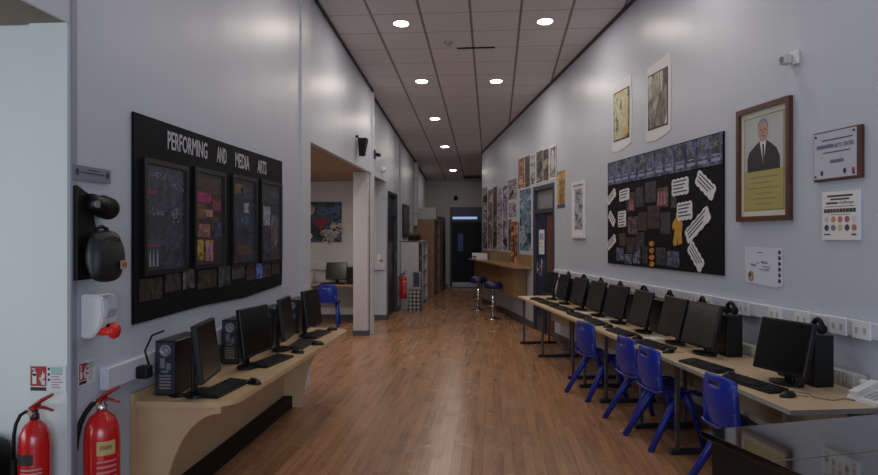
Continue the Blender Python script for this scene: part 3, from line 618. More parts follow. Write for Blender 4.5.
def make_headset():
    t = thing('headphones', '', 'headphones', group='black headphones on the computer towers')
    MB().tube([(.042*math.cos(a), 0, .034+.055*math.sin(a)) for a in [PI*k/14 for k in range(15)]], .016, 8).build('headband', M_matte, t)
    for sx in (-1, 1): MB().lathe([(0, 0), (.03, 0), (.034, .012), (.028, .026), (0, .026)], n=18, m=Matrix.Translation((sx*.040-(.013), 0, .034)) @ Matrix.Rotation(PI/2, 4, 'Y')).build('ear_cup', M_matte, t)
    return t
def place(proto, used, loc, rz, label):
    if not used:
        used.append(1); proto.location = loc; proto.rotation_euler = (0, 0, rz); proto['label'] = label; return proto
    return dup(proto, loc, rz, label)
mon, kb, ms, twf, hs = make_monitor(14), make_keyboard(), make_mouse(), make_tower(False), make_headset()
um, uk, uo, ut, uh, ur = [], [], [], [], [], []
twr = make_tower(True); monl = make_monitor(7, .095); ul = []

DZ = .7225
# left row
LM = [(3.81, 9, 'nearest the viewer on the left desk'), (4.61, -8, 'second from the viewer on the left desk'), (5.33, 6, 'third from the viewer on the left desk'), (6.10, -4, 'at the far end of the left desk')]
LT = [3.94, 4.90, 5.66, 6.40]
LMO = [(-1.55, 4.10), (-1.60, 5.20), (-1.545, 5.60), (-1.63, 6.47)]
for i, (Y, a, wd) in enumerate(LM):
    place(monl, ul, (-1.68, Y, DZ), LA+PR(a), 'black monitor '+wd)
    place(twr, ur, (-1.905, LT[i], DZ), 0, 'black computer tower with its back panel showing, '+wd)
    place(kb, uk, (-1.625, Y+(.12, .20, .22, .02)[i], DZ), LA+PR((-4, -8, 2, -6)[i]), 'black keyboard '+wd) if i < 3 else place(kb, uk, (-1.64, 6.12, DZ), LA+PR(-3), 'black keyboard '+wd)
    place(ms, uo, (LMO[i][0]+.05, LMO[i][1], DZ), LA+PR(20*i-30), 'black mouse '+wd)
# right row
DA = math.atan2(-.984, .1784); DU = Vector((.1784, -.984, 0)); DN = Vector((.984, .1784, 0)); D0 = Vector((.384, 10.343, 0))  # desk front edge, far end
def dk(s, d, z=DZ): p = D0+DU*s+DN*d; return (p.x, p.y, z)
RM = [(6.15, 12, 'nearest the viewer'), (5.10, 7, 'second from the viewer'), (4.58, 0, 'third from the viewer'), (3.90, 0, 'fourth from the viewer'), (3.24, 8, 'fifth from the viewer'), (2.60, 4, 'fourth from the far end'), (1.95, 4, 'third from the far end'), (1.24, 1, 'second from the far end'), (.60, 4, 'at the far end')]
RT_ = [6.07, 5.05, 4.60, 3.98, 3.38, 2.72, 2.08, 1.42, .72]
RK = [(6.16, .135, 9), (5.58, .125, 8), (4.68, .14, 8), (3.95, .135, 4), (3.20, .14, -3), (2.60, .14, 3), (1.90, .16, 3), (1.24, .15, 5), (.72, .14, 4)]
RO = [(6.46, .17), (5.90, .13), (5.0, .12), (4.30, .15), (3.55, .15), (2.93, .14), (2.25, .15), (1.57, .13), (1.03, .14)]
for i, (s, a, wd) in enumerate(RM):
    wd2 = wd+' in the right row'
    place(mon, um, dk(s, .325), DA+PR(a), 'black monitor '+wd2)
    place(twf, ut, dk(RT_[i], .54), DA-PI/2, 'black computer tower '+wd2)
    place(hs, uh, dk(RT_[i]+.12, .545, DZ+.3205), DA+.2*math.sin(i*2), 'black headphones on the tower '+wd2)
    place(kb, uk, dk(RK[i][0], RK[i][1]), DA+PR(RK[i][2]), 'black keyboard '+wd2)
    place(ms, uo, dk(*RO[i]), DA+.2, 'black mouse '+wd2)
# paper sheets lying on the right desk
for k, (s, d, a) in enumerate(((.36, .12, 10), (2.31, .30, -6), (2.92, .30, 4), (4.27, .30, 8))):
    o = MB().box(-.07, .07, -.10, .10, 0, .002).build('paper_sheet', M_paper); o.location = dk(s, d); o.rotation_euler = (0, 0, DA+PR(a)); tag(o, 'white sheet of paper on the right desk '+('nearest its far end', 'second from its far end', 'third from its far end', 'nearest the viewer')[k], 'paper', 'loose sheets on the right desk')

# ------------------------------------------------------------------ right desks
M_edge = mat('desk_edge_grey', '8c8578', .45)
M_top = mat('desk_top_maple', 'c2ab8b', .40, noise=.06, scale=5)
bounds = [(0, 1.35), (1.35, 3.15), (3.15, 4.95), (4.95, 6.745)]
for i, (a, b) in enumerate(bounds):
    t = thing('computer_table', 'pale wood computer table '+('at the far end of the right row', 'second from the far end of the right row', 'third from the far end of the right row', 'nearest the viewer in the right row')[i], 'table', dk(a, 0, 0), DA, 'tables of the right computer row')
    L = b-a-.002; DD = (.60, .62, .64, .67)[i]
    MB().box(0, L, 0, DD, .695, .7215).build('tabletop', M_top, t)
    MB().box(0, L, -.003, 0, .695, .7215).box(L, L+.0018, 0, DD, .695, .7215).build('edging', mat('edging_beech', 'c4ae8d', .4) if i < 3 else mat('edging_grey', '8f8c8e', .4), t)
    for x in ((.10, 1.22), (1.25, 1.68), (.55, 1.42), (.30, L-.15))[i]:
        MB().box(x-.018, x+.018, .06, .085, .035, .695).build('leg', M_grey, t); MB().box(x-.018, x+.018, .45, .475, .035, .695).build('leg', M_grey, t)
        MB().rbox(x-.03, x+.03, .01, .58, 0, .035, .008, 1).build('foot', mat('table_foot_paint', '1f2634', .4), t)
    MB().box(.1, L-.1, .50, .515, .36, .69).build('modesty_panel', mat('modesty', '9a8d7b', .5), t)
# power cables on the near table
t = MB().tube([dk(6.33, .25, .728), dk(6.42, .33, .727), dk(6.50, .30, .727), dk(6.58, .36, .727), dk(6.55, .45, .727), dk(6.63, .50, .728)], .003, 6).build('power_cable', mat('thin_cable', '5d5648', .5)); tag(t, 'thin cable trailing from the nearest mouse to the white phone', 'cable')
# telephone
t = thing('telephone', 'white desk telephone on the near corner of the right desk', 'telephone', dk(6.63, .575, DZ), DA+PR(8))
MB().hexa([(-.10, -.09, 0), (.10, -.09, 0), (.10, .09, 0), (-.10, .09, 0), (-.10, -.09, .022), (.10, -.09, .022), (.10, .09, .085), (-.10, .09, .085)]).build('body', M_white, t)
RS = Matrix.Translation((0, -.09, .022)) @ Matrix.Rotation(math.atan2(.063, .18), 4, 'X')
MB().box(-.09, -.035, .012, .178, .001, .028, RS).build('handset', M_white, t)
m = MB()
for r in range(4):
    for k in range(3): m.box(-.01+.03*k, .008+.03*k, .02+.024*r, .035+.024*r, .001, .005, RS)
m.build('keypad', mat('key_grey', '9fa0a6', .5), t); MB().box(-.01, .075, .13, .165, .0005, .003, RS).build('display', mat('lcd', '6e7a70', .3), t)
# radiator behind the right desk
t = thing('radiator', 'white panel radiator on the right wall behind the near computers', 'radiator', on_right(9.9, .14, .03), RA)
m = MB(); m.box(0, 2.60, -.07, -.062, 0, .65).box(0, 2.60, -.01, 0, 0, .65)
for k in range(74): m.box(.01+.035*k, .028+.035*k, -.078, -.01, .02, .655)
m.build('panel', mat('radiator_white', 'c4c2bc', .4), t); MB().tube([(2.60, -.04, .02), (2.65, -.04, .02), (2.65, -.04, .12)], .011).tube([(2.65, -.04, .10), (2.65, -.04, .16)], .02, 12).build('valve', M_chrome, t)
MB().lathe([(0, 0), (.028, 0), (.028, .05), (.02, .055), (0, .055)], n=16, m=Matrix.Translation((2.60, -.04, .61)) @ Matrix.Rotation(PI/2, 4, 'Y')).build('thermostat_knob', M_white, t)

# ------------------------------------------------------------------ blue chairs
def make_chair():
    t = thing('plastic_chair', '', 'chair', group='blue plastic classroom chairs')
    # seat shell
    def shell(P, nu, nv, th, skip=None):
        b = bmesh.new(); V = [[b.verts.new(P(i/nu, j/nv)) for j in range(nv+1)] for i in range(nu+1)]
        for i in range(nu):
            for j in range(nv):
                if skip and skip(i, j): continue
                b.faces.new((V[i][j], V[i+1][j], V[i+1][j+1], V[i][j+1])).smooth = True
        for v in [v for v in b.verts if not v.link_faces]: b.verts.remove(v)
        bmesh.ops.recalc_face_normals(b, faces=b.faces[:])
        bmesh.ops.solidify(b, geom=b.faces[:], thickness=th)
        for f in b.faces: f.smooth = True
        return MB().merge(b)
    def seat(u, v):
        x = (u-.5)*(.42-.04*(1-v)); y = -.17+v*.38
        e = abs(2*u-1)
        z = .435+.02*e**3-.018*math.sin(PI*v)*(1-e**2)-.045*max(0, v-.75)/.25*max(0, v-.75)/.25*1.0
        return Vector((x, y, z))
    shell(seat, 12, 12, .014).build('seat', M_blue, t)
    def back(u, v):
        w_ = .36-.02*v+.03*math.sin(PI*v); x = (u-.5)*w_; e = abs(2*u-1)
        y = -.150-.030*v-.02*math.sin(v*PI)+.045*(e**2)
        z = .44+.335*v-(.03*e**4 if v > .8 else 0)
        return Vector((x, y-.02, z))
    shell(back, 12, 14, .014, lambda i, j: 4 <= i <= 7 and j in (11,)).build('backrest', M_blue, t)
    for sx in (-1, 1):
        MB().tube([(sx*.165, .02, .425), (sx*.18, -.07, .30), (sx*.215, -.26, 0)], [.034, .030, .024], 10).build('leg', M_blue, t)
        MB().tube([(sx*.165, .06, .425), (sx*.175, .12, .30), (sx*.20, .21, 0)], [.034, .028, .022], 10).build('leg', M_blue, t)
    for sx in (-1, 1): MB().tube([(sx*.165, -.10, .44), (sx*.168, -.145, .46), (sx*.16, -.165, .56)], [.018, .02, .012], 8).build('side_rib', M_blue, t)
    return t
ch = make_chair(); uc = []
def chair_at(mx, my, nx, ny, label):
    n = Vector((nx, ny, 0)).normalized(); rz = math.atan2(n.y, n.x)-PI/2; p = Vector((mx, my, 0))+n*.25
    return place(ch, uc, (p.x, p.y, 0), rz, label)
chair_at(.858, 6.93, .92, .39, 'blue plastic chair farthest of the four tucked at the right desk')
chair_at(1.077, 5.95, .95, .28, 'blue plastic chair partly behind another, second farthest at the right desk')
chair_at(1.152, 5.43, .95, .26, 'blue plastic chair by the table leg, second nearest at the right desk')
chair_at(1.352, 4.36, .96, .26, 'blue plastic chair nearest the black cabinet at the right desk')
c5 = place(ch, uc, (-3.02, 12.02, 0), .12, 'blue plastic chair in the alcove below the colourful painting')

# ------------------------------------------------------------------ black gloss cabinet bottom right
P1 = Vector((.772, 2.568, 0)); a = math.atan2(.288, .793)
t = thing('black_cabinet', 'glossy black piano-like cabinet in the right foreground', 'cabinet', P1, a)
WD, DP = 1.45, .62
MB().rbox(0, WD, -DP, 0, .905, .93, .004, 2).build('lid', M_gloss, t)['label'] = 'polished black lid'
MB().box(.0, WD, -.364, -.36, .93, .9315).build('lid_hinge', mat('hinge_brass', '8f8a7c', .3, metal=.8), t)
MB().box(.03, .06, -DP+.03, -.03, 0, .905).build('side_panel', M_black, t); MB().box(WD-.06, WD-.03, -DP+.03, -.03, 0, .905).build('side_panel', M_black, t)
MB().box(.06, WD-.06, -.06, -.04, .05, .905).build('back_panel', M_black, t); MB().box(.06, WD-.06, -DP+.03, -DP+.05, .1, .905).build('front_panel', M_black, t)
MB().box(.06, WD-.06, -DP+.05, -.06, .05, .08).build('floor_panel', M_black, t)

# ------------------------------------------------------------------ left desk
t = thing('wall_desk', 'beech wall desk with rounded corners and curved brackets on the left', 'desk', (-2.03, 3.62, 0), 0)
LN = 3.03
def arc(cx, cy, r, a0, a1, n=8): return [(cx+r*math.cos(PR(a0+(a1-a0)*k/n)), cy+r*math.sin(PR(a0+(a1-a0)*k/n))) for k in range(n+1)]
MB().prism([(.02, 0)]+arc(.57-.18, .18, .18, -90, 0)+arc(.60-.22, LN-.22, .22, 0, 90)+[(.02, LN)], .69, .72, 'XY').build('worktop', mat('left_desk_top', 'c0a47e', .38, noise=.06, scale=4), t)
MB().box(.002, .02, -.03, LN, .0, .77).build('back_panel', M_wood, t)
def bracket(y, name='bracket', w0=.53, low=.0, thick=.03, foot_w=.16):
    pts = [(.02, .69), (w0, .69), (w0, .655)]
    n = 12; x1 = w0; z1 = .655; x0 = foot_w; z0 = low
    for k in range(1, n+1):
        th = PI/2*k/n; pts.append((x1-(x1-x0)*math.sin(th), z0+(z1-z0)*(math.cos(th)) if False else z1-(z1-z0)*(1-math.cos(th))))
    pts.append((.02, low))
    MB().prism(pts, y, y+thick).build(name, M_wood, t)
MB().box(.02, .10, .05, LN-.1, .0, .11).build('dark_strip', M_matte, t)  # matte black strip along the foot of the back panel
bracket(.02, low=0.0, w0=.50); bracket(LN-.35, low=0.0, foot_w=.2)
for y in (.72, 1.22, 1.75, 2.2): bracket(y, w0=.5, low=.50, thick=.02, foot_w=.2)
t2 = MB()
for k in range(8): t2.tube([(-1.97+.02*(k % 3), 3.78+.01*k, .724), (-1.93+.02*k, 3.75+.05*math.sin(k), .725), (-1.9+.03*k, 3.78+.03*math.cos(k*2), .724)], .0035, 6)
o = t2.build('cable_bundle', M_matte); tag(o, 'tangle of black cables behind the nearest tower on the left desk', 'cables')
t = thing('power_adapter', 'black plug and looped lead in the trunking by the nearest tower', 'plug', (-1.978, 3.58, .87))
MB().rbox(.0, .07, -.03, .04, -.01, .06, .01, 2).build('plug_body', M_matte, t)
MB().tube([(.05, .03, .05), (.03, .02, .14), (.05, .06, .22), (.09, .12, .24)], .006, 8).build('lead', M_matte, t)

# ------------------------------------------------------------------ left display board
t = thing('display_board', 'large black performing arts display board with four framed collages', 'notice board', on_left(3.60, 1.155, .003), LA)
BW, BH = 2.665, 1.20
MB().prism([(0, 0), (.9, .012), (1.7, -.004), (BW-.02, .03), (BW, .3), (BW-.01, BH+.01), (1.3, BH), (0, BH)], -.012, 0).build('backing', M_board, t)
Z0 = 1.155
M_let = mat('white_lettering', 'b2b2bb', .6)
for s_, (a, b) in {'PERFORMING': (3.993, 4.568), 'AND': (4.734, 4.909), 'MEDIA': (5.085, 5.385), 'ARTS': (5.58, 5.80)}.items():
    text('lettering', s_, b-a, .115, M_let, t, a-3.60, 2.195-Z0, -.0135, bold=.012)
def zz(px, py): Y, z = lwall(px, py); return Y-3.60, z-Z0
frames = [((139, 184), (157.5, 166.5), (278, 271), 0), ((190.5, 222), (167.5, 172.5), (271, 265), 1), ((229, 254), (174, 179), (268, 263), 2), ((258, 279), (179.5, 183.5), (265, 260), 3)]
fp = [['14161f', '262a38', '3a3e50', '1b1d28'], ['0e0a10', '1c1018', '3a2430', '120e16', '5a3a34', '181220'], ['0a0c14', '161c2e', '2a2424', '303a54', '0e0e14'], ['0c0e18', '1c2844', '3a3a40', '44342c', '101016']]
for i, (xs, yt, yb, k) in enumerate(frames):
    x0, za = zz(xs[0], yt[0]); x1, zb = zz(xs[1], yt[1]); _, zc = zz(xs[0], yb[0]); zt = (za+zb)/2; zl = zc+.01
    fr = MB(); e = .03
    fr.box(x0, x0+e, -.032, -.012, zl, zt).box(x1-e, x1, -.032, -.012, zl, zt).box(x0+e, x1-e, -.032, -.012, zl, zl+e).box(x0+e, x1-e, -.032, -.012, zt-e, zt)
    f = fr.build('picture_frame', M_black, t); f['label'] = ('first', 'second', 'third', 'fourth')[i]+' framed collage from the left'
    if i == 0: am = art('collage_0', fp[0], 7, 3, dist=1.2, rough=.25)
    else: am = photo_grid('collage_%d' % i, fp[i], .115, .13, i)
    MB().box(x0+e, x1-e, -.016, -.012, zl+e, zt-e).build('collage', am, f)
    def patch(nm, u0, u1, v0, v1, m): W = x1-x0-2*e; H = zt-zl-2*e; MB().box(x0+e+W*u0, x0+e+W*u1, -.0175, -.016, zl+e+H*v0, zl+e+H*v1).build(nm, m, f)
    rnd = random.Random(i)
    if i == 0:
        W = x1-x0; H = zt-zl
        m = MB()
        for (cu, cv, ru, rv, nn) in ((.3, .86, .17, .03, 14), (.3, .54, .16, .03, 14), (.7, .52, .13, .10, 34), (.72, .80, .20, .05, 18)):
            for q in range(nn):
                a = rnd.uniform(0, PI*2); r = rnd.uniform(.2, 1); u = cu+ru*r*math.cos(a); v = cv+rv*r*math.sin(a); l = rnd.uniform(.01, .03)*1.2; an = rnd.uniform(-1.2, 1.2)
                m.tube([(x0+W*u, -.0172, zl+H*v), (x0+W*u+l*math.cos(an), -.0172, zl+H*v+l*math.sin(an))], .0016, 4)
        m.build('sketch_marks', mat('chalk_grey', '85858f', .6), f)
        m = MB()
        for k2 in range(5): m.box(x0+.05+.028*k2, x0+.068+.028*k2, -.0172, -.016, zl+H*.70, zl+H*.735+.008*(k2 % 2))
        m.build('pink_marks', mat('dim_magenta', '7c3050', .6), f)
        MB().box(x0+.04, x0+.20, -.0172, -.016, zl+H*.245, zl+H*.262).build('red_strip', mat('dim_red', '8a2038', .6), f)
        m = MB()
        for x in (.09, .13, .175): m.prism([(x0+x-.012, zl+.05), (x0+x+.012, zl+.05), (x0+x+.006, zl+.12), (x0+x, zl+.15), (x0+x-.008, zl+.12)], -.0172, -.016)
        m.build('dancer_cutout', mat('chalk_grey', '85858f', .6), f)
    elif i == 1:
        patch('pink_photo', .04, .55, .68, .79, art('pink_stage', ['6e1148', 'b02a72', '7a1a50', '2a1020'], 18, 1)); patch('red_photo', .6, .93, .60, .72, art('red_stage', ['4a1420', '8a3040', '2a1018'], 18, 2))
        patch('stage_photo', .05, .35, .50, .66, art('amber_stage', ['2a180c', '7a5430', '1a100c', 'a08058'], 18, 3)); patch('stage_photo', .38, .6, .52, .6, art('amber_stage2', ['7a3a34', 'b08a6a', '2a1812'], 20, 4))
        patch('yellow_photo', .03, .28, .05, .27, art('yellow_stage', ['5a4a14', 'b59a36', '2a2412'], 22, 5)); patch('violet_photo', .34, .62, .03, .26, art('violet_stage', ['2b1a40', '8a5a9a', 'b0852a', '1a1020'], 20, 6)); patch('blue_photo', .68, .95, .3, .46, art('blue_stage', ['0e1426', '22345c', '0c0e16', '4a5a80'], 18, 7))
        patch('stage_photo', .08, .5, .30, .44, art('rose_stage', ['4a2030', '9a6a60', '1c1018'], 20, 8))
    elif i == 2:
        patch('stage_photo', .08, .4, .82, .94, art('amber_stage', None, 1)); patch('stage_photo', .5, .7, .60, .72, art('pale_stage', ['55586a', '9a9cab', '20222c'], 24, 2)); patch('blue_photo', .12, .85, .42, .58, art('blue_stage', None)); patch('arch_photo', .15, .85, .08, .2, art('brown_stage', ['2a1c18', '55402f', '120e10'], 14, 2))
        patch('blue_photo', .35, .9, .78, .9, art('blue_stage', None))
    else:
        patch('blue_photo', .3, .8, .80, .94, art('blue_stage', None)); patch('pale_photo', .5, .9, .15, .6, art('rust_stage', ['22222a', '4a3a34', '6a6a72', '14141a'], 12, 3)); patch('stage_photo', .1, .45, .45, .7, art('pale_stage', None)); patch('blue_photo', .1, .4, .1, .3, art('blue_stage', None))
m = MB(); rnd = random.Random(3)
strip = [(.06, .12, .26, .13, 'd'), (.36, .15, .2, .11, 'd'), (.6, .15, .16, .13, 'w'), (.82, .13, .3, .13, 'd'), (1.16, .12, .22, .15, 'k'), (1.42, .16, .26, .11, 'k'), (1.72, .13, .2, .13, 'd'), (2.12, .13, .2, .12, 'k'), (2.36, .14, .2, .12, 'd')]
for (x, z, a, b, k) in strip:
    MB().box(x, x+a, -.015, -.012, z, z+b).build('photo_strip', art('strip_'+k, {'d': ['0e0e12', '2a2420', '45403c', '14141a'], 'w': ['1c1c22', '4a4a50', '77726a'], 'k': ['101014', '30343a', '50545c']}[k], 16, 3, rough=.3), t)
MB().box(1.95, 2.09, -.016, -.012, .13, .26).build('blue_photo', art('bright_blue', ['16206a', '4a5ab0', '8a90c0', '101640'], 16, 2), t)

# ------------------------------------------------------------------ things on the near left pier
t = thing('sign_board', 'narrow grey sign with two dark emblems above the black bag', 'sign', on_left(3.06, 1.93, .009), LA)
MB().box(0, .32, -.004, 0, 0, .072).build('plate', mat('sign_grey', '6f7584', .5), t)
MB().disc(.035, .04, .014, .018, -.0052, -.004).disc(.29, .04, .014, .018, -.0052, -.004).build('emblem', mat('sign_navy', '2a3146', .5), t); MB().box(.06, .265, -.0052, -.004, .036, .042).box(.12, .22, -.0052, -.004, .052, .057).build('printed_lines', mat('sign_navy', '2a3146', .5), t)
t = thing('wall_bracket', 'black torch clipped in a black bracket above the black bag', 'torch', on_left(3.07, 1.44, .0), LA)
MB().prism([(0, 0), (.15, 0), (.17, .2), (.13, .32), (.16, .38), (.10, .42), (.0, .46), (-.0, .2)], -.03, 0).build('back_plate', M_matte, t)
MB().lathe([(0, 0), (.040, 0), (.045, .02), (.045, .09), (.055, .10), (.055, .18), (.05, .19), (0, .19)], n=24, m=Matrix.Translation((.06, -.05, .385)) @ Matrix.Rotation(PR(100), 4, 'Y')@ Matrix.Rotation(PR(0), 4, 'X')).build('torch_body', M_black, t)
m = MB()
for k in range(5): m.lathe([(.0565, 0), (.058, .004), (.0565, .008)], n=24, m=Matrix.Translation((.06, -.05, .385)) @ Matrix.Rotation(PR(100), 4, 'Y') @ Matrix.Translation((0, 0, .105+.015*k)))
m.build('grip_rings', M_matte, t); MB().disc(.045, .37, .015, .018, -.11, -.096).build('switch', mat('grey_switch', '6e7078', .3), t)
t = thing('equipment_bag', 'black rounded equipment bag with an orange label hanging on the left pier', 'bag', on_left(3.08, 1.435, .030), LA)
b = bmesh.new(); bmesh.ops.create_cube(b, size=1); bmesh.ops.subdivide_edges(b, edges=b.edges[:], cuts=7, use_grid_fill=True)
for v in b.verts:
    p = v.co*2; q = Vector((p.x*math.sqrt(1-p.y*p.y*.35-p.z*p.z*.30), p.y*math.sqrt(1-p.x*p.x*.28-p.z*p.z*.28), p.z*math.sqrt(1-p.y*p.y*.2-p.x*p.x*.3)))
    v.co = (q.x*.122+.112+(.012*q.z), q.y*.055-.055-(.012*(1-q.z)), q.z*.13+.12)
MB().merge(b).build('bag_body', mat('bag_nylon', '0c0c10', .5, noise=.2, scale=40, bump=.2), t, smooth=True)
MB().tube([(.06, -.05, .235), (.07, -.05, .256), (.11, -.05, .268), (.15, -.05, .256), (.16, -.05, .235)], .010, 8).build('carry_handle', M_matte, t)
MB().tube([(.02, -.105, .20), (.08, -.122, .222), (.16, -.115, .205), (.205, -.09, .14), (.212, -.07, .05)], .004, 6).build('zip', mat('zip_grey', '26262c', .4), t)
o = MB().box(-.04, .04, -.002, 0, -.022, .022).build('orange_label', mat('label_cream', 'b09a8a', .5), t); o.location = (.165, -.131, .075); o.rotation_euler = (0, 0, PR(10))
MB().box(-.03, .035, -.0032, -.002, -.012, .012).build('label_stripe', mat('label_orange', 'a8502a', .5), o)
t = thing('soap_dispenser', 'white wall dispenser with a red lever on the left pier', 'dispenser', on_left(3.12, 1.15, .001), LA)
m = MB(); m.prism([(0, 0), (-.06, .0), (-.105, .06), (-.118, .12), (-.115, .19), (-.09, .215), (0, .22)], .015, .15, 'YZ'); bmesh.ops.bevel(m.bm, geom=m.bm.edges[:], offset=.008, segments=2, affect='EDGES'); m.build('housing', M_white, t)
m = MB(); m.prism([(-.085, .085), (-.12, .10), (-.132, .14), (-.128, .19), (-.095, .21)], .04, .12, 'YZ'); m.build('front_window', mat('dispenser_front', 'a9b0bd', .15), t)
m = MB(); m.disc(.08, .055, .012, .012, -.125, -.10); m.build('nozzle', M_matte, t)
m = MB(); m.rbox(.035, .125, -.14, -.055, .012, .05, .012, 2); m.lathe([(0, 0), (.04, 0), (.042, .01), (.036, .024), (0, .026)], n=20, m=Matrix.Translation((.085, -.125, .03)) @ Matrix.Rotation(PI/2, 4, 'X')); m.build('red_lever', mat('bright_red', 'd8281a', .35), t)
def fire_sign(loc, rz, w, h, label):
    t = thing('fire_sign', label, 'sign', loc, rz)
    MB().box(0, w, -.003, 0, 0, h).build('plate', mat('sign_white', 'c8cccf', .5), t)
    MB().box(w*.04, w*.47, -.004, -.003, h*.22, h*.95).build('red_panel', mat('sign_red', '9c1822', .5), t)
    m = MB(); cx = w*.15
    m.box(cx-w*.055, cx+w*.055, -.005, -.004, h*.30, h*.68).disc(cx, h*.68, w*.055, h*.09, -.005, -.004).box(cx-w*.02, cx+w*.02, -.005, -.004, h*.74, h*.86).box(cx-w*.07, cx+w*.03, -.005, -.004, h*.83, h*.88)
    for k in range(4): m.prism([(w*.27+k*w*.02, h*(.5-.07*k)), (w*.44, h*(.38-.04*k)), (w*.44, h*(.42-.04*k)), (w*.30+k*w*.02, h*(.56-.07*k))], -.005, -.004)
    m.prism([(w*.34, h*.5), (w*.33, h*.66), (w*.36, h*.60), (w*.37, h*.80), (w*.40, h*.64), (w*.43, h*.72), (w*.43, h*.52)], -.005, -.004)
    m.build('pictogram', mat('sign_white', 'c8cccf', .5), t)
    MB().box(w*.04, w*.47, -.004, -.003, h*.05, h*.18).build('black_panel', M_ink, t)
    m = MB()
    for k in range(8): m.box(w*.60, w*(.80+.05*(k % 3)), -.004, -.003, h*(.86-.1*k), h*(.895-.1*k))
    m.build('printed_lines', mat('sign_pink_ink', 'a5707c', .6), t); MB().box(w*.60, w*.9, -.0045, -.003, h*.72, h*.93).build('green_lines', mat('sign_green_ink', '8fb5a4', .6), t)
    m = MB()
    for k in range(3): m.disc(w*.535, h*(.86-.2*k), w*.03, h*.05, -.0045, -.003)
    m.build('small_icon', M_ink, t); return t
fire_sign((-2.226, 3.044, .905), 0, .187, .13, 'fire extinguisher sign facing the viewer above the smaller extinguisher')
fire_sign(on_left(3.115, .915, .002), LA, .14, .115, 'fire extinguisher sign on the left pier above the larger extinguisher')
def extinguisher(name, label, loc, r, h, rz, hose, group=None):
    t = thing(name, label, 'fire extinguisher', loc, rz)
    MB().lathe([(0, 0), (r*.92, 0), (r, .015), (r, h*.80), (r*.93, h*.88), (r*.70, h*.95), (r*.32, h*.99), (r*.30, h), (0, h)], n=28).build('cylinder', M_red, t)
    MB().lathe([(r*.3, h-.004), (r*.3, h+.02), (r*.22, h+.03), (r*.22, h+.055), (0, h+.056)], n=16).build('valve', M_chrome if hose != 'horn' else mat('valve_dark', '3a1414', .4), t)
    hd = MB().hexa([(-.012, -.02, h+.045), (.012, -.02, h+.045), (.012, .03, h+.045), (-.012, .03, h+.045), (-.01, -.02, h+.062), (.01, -.02, h+.062), (.01, .03, h+.068), (-.01, .03, h+.068)])
    hd.tube([(-.02, 0, h+.05), (.03, 0, h+.085), (.085, 0, h+.115)], [.018, .020, .014], 8, flat=.5); hd.build('carry_handle', mat('handle_red', '8f1a18', .35), t)
    MB().tube([(-.01, 0, h+.045), (.04, 0, h+.056), (.09, 0, h+.042)], [.014, .014, .010], 8, flat=.5).build('squeeze_lever', mat('handle_red', '8f1a18', .35), t)
    MB().disc(.0, h+.035, .012, .012, -.035, -.02).build('pressure_gauge', M_chrome, t)
    def band(z0_, z1_, a0, a1, rr, m_, nm):
        mb = MB(); n = 12; q = []
        for k in range(n+1):
            a = PR(a0+(a1-a0)*k/n); q.append((rr*math.cos(a), rr*math.sin(a)))
        pts = q+[(x*(r*.99/rr), y*(r*.99/rr)) for x, y in reversed(q)]
        mb.prism(pts, z0_, z1_, 'XY'); return mb.build(nm, m_, t)
    if hose == 'horn':
        band(h*.68, h*.76, -130, -60, r*1.006, M_ink, 'black_label'); band(h*.25, h*.66, -110, -30, r*1.006, stripes('label_text_small', 'a01820', 'c9898c', 55, 'Z', .4, .6), 'text_label')
        MB().tube([(-.015, 0, h+.03), (-.04, -.006, h+.034), (-.062, -.012, h+.02), (-.078, -.02, h-.02), (-.088, -.02, h*.88), (-.09, -.02, h*.70)], .008, 10).build('hose', M_matte, t)
        MB().lathe([(0, 0), (.024, 0), (.02, .06), (.014, h*.42), (0, h*.43)], n=16, cx=-.09, cy=-.02, z0=h*.28).build('horn', M_matte, t)
    else:
        band(h*.70, h*.80, -75, -15, r*1.006, mat('cream_label', 'b7a06a', .5), 'cream_label'); band(h*.2, h*.66, -75, -10, r*1.006, stripes('label_text_big', 'a81420', 'c07c7c', 38, 'Z', .4, .62), 'text_label')
        MB().tube([(-.015, 0, h+.035), (-.045, -.01, h+.03), (-.075, -.02, h*.98), (-.098, -.028, h*.90), (-.112, -.03, h*.80), (-.12, -.03, h*.65), (-.12, -.03, h*.45), (-.115, -.03, h*.3), (-.10, -.03, h*.15)], .0125, 12).build('hose', M_matte, t)
    MB().box(-.02, .02, r*.9, r+.018, h*.3, h*.75).build('wall_hanger', M_grey, t)
    return t
e1 = extinguisher('fire_extinguisher', 'smaller red fire extinguisher with a black horn, left of the pier', (-2.135, 2.955, .185), .068, .615, 0, 'horn')
e2 = extinguisher('fire_extinguisher', 'larger red foam fire extinguisher with a cream label beside the left desk', (-1.925, 3.15, .12), .083, .675, 0.0, 'hose')
o = text('lettering', 'FOAM', .05, .022, mat('label_brown', '55401a', .5), e2, -.025, .675*.74, -.085); o.rotation_euler = (0, 0, PR(42))
# rounded black bin, only its edge shows
t = thing('litter_bin', 'black rounded bin at the lower left edge of the picture', 'bin', (-2.44, 2.94, 0))
MB().lathe([(0, 0), (.12, 0), (.15, .03), (.165, .55), (.15, .56), (0, .56)], n=28).build('bin_body', M_matte, t); MB().lathe([(.17, .55), (.172, .58), (.15, .66), (.08, .71), (0, .72)], n=28).build('lid', M_matte, t)

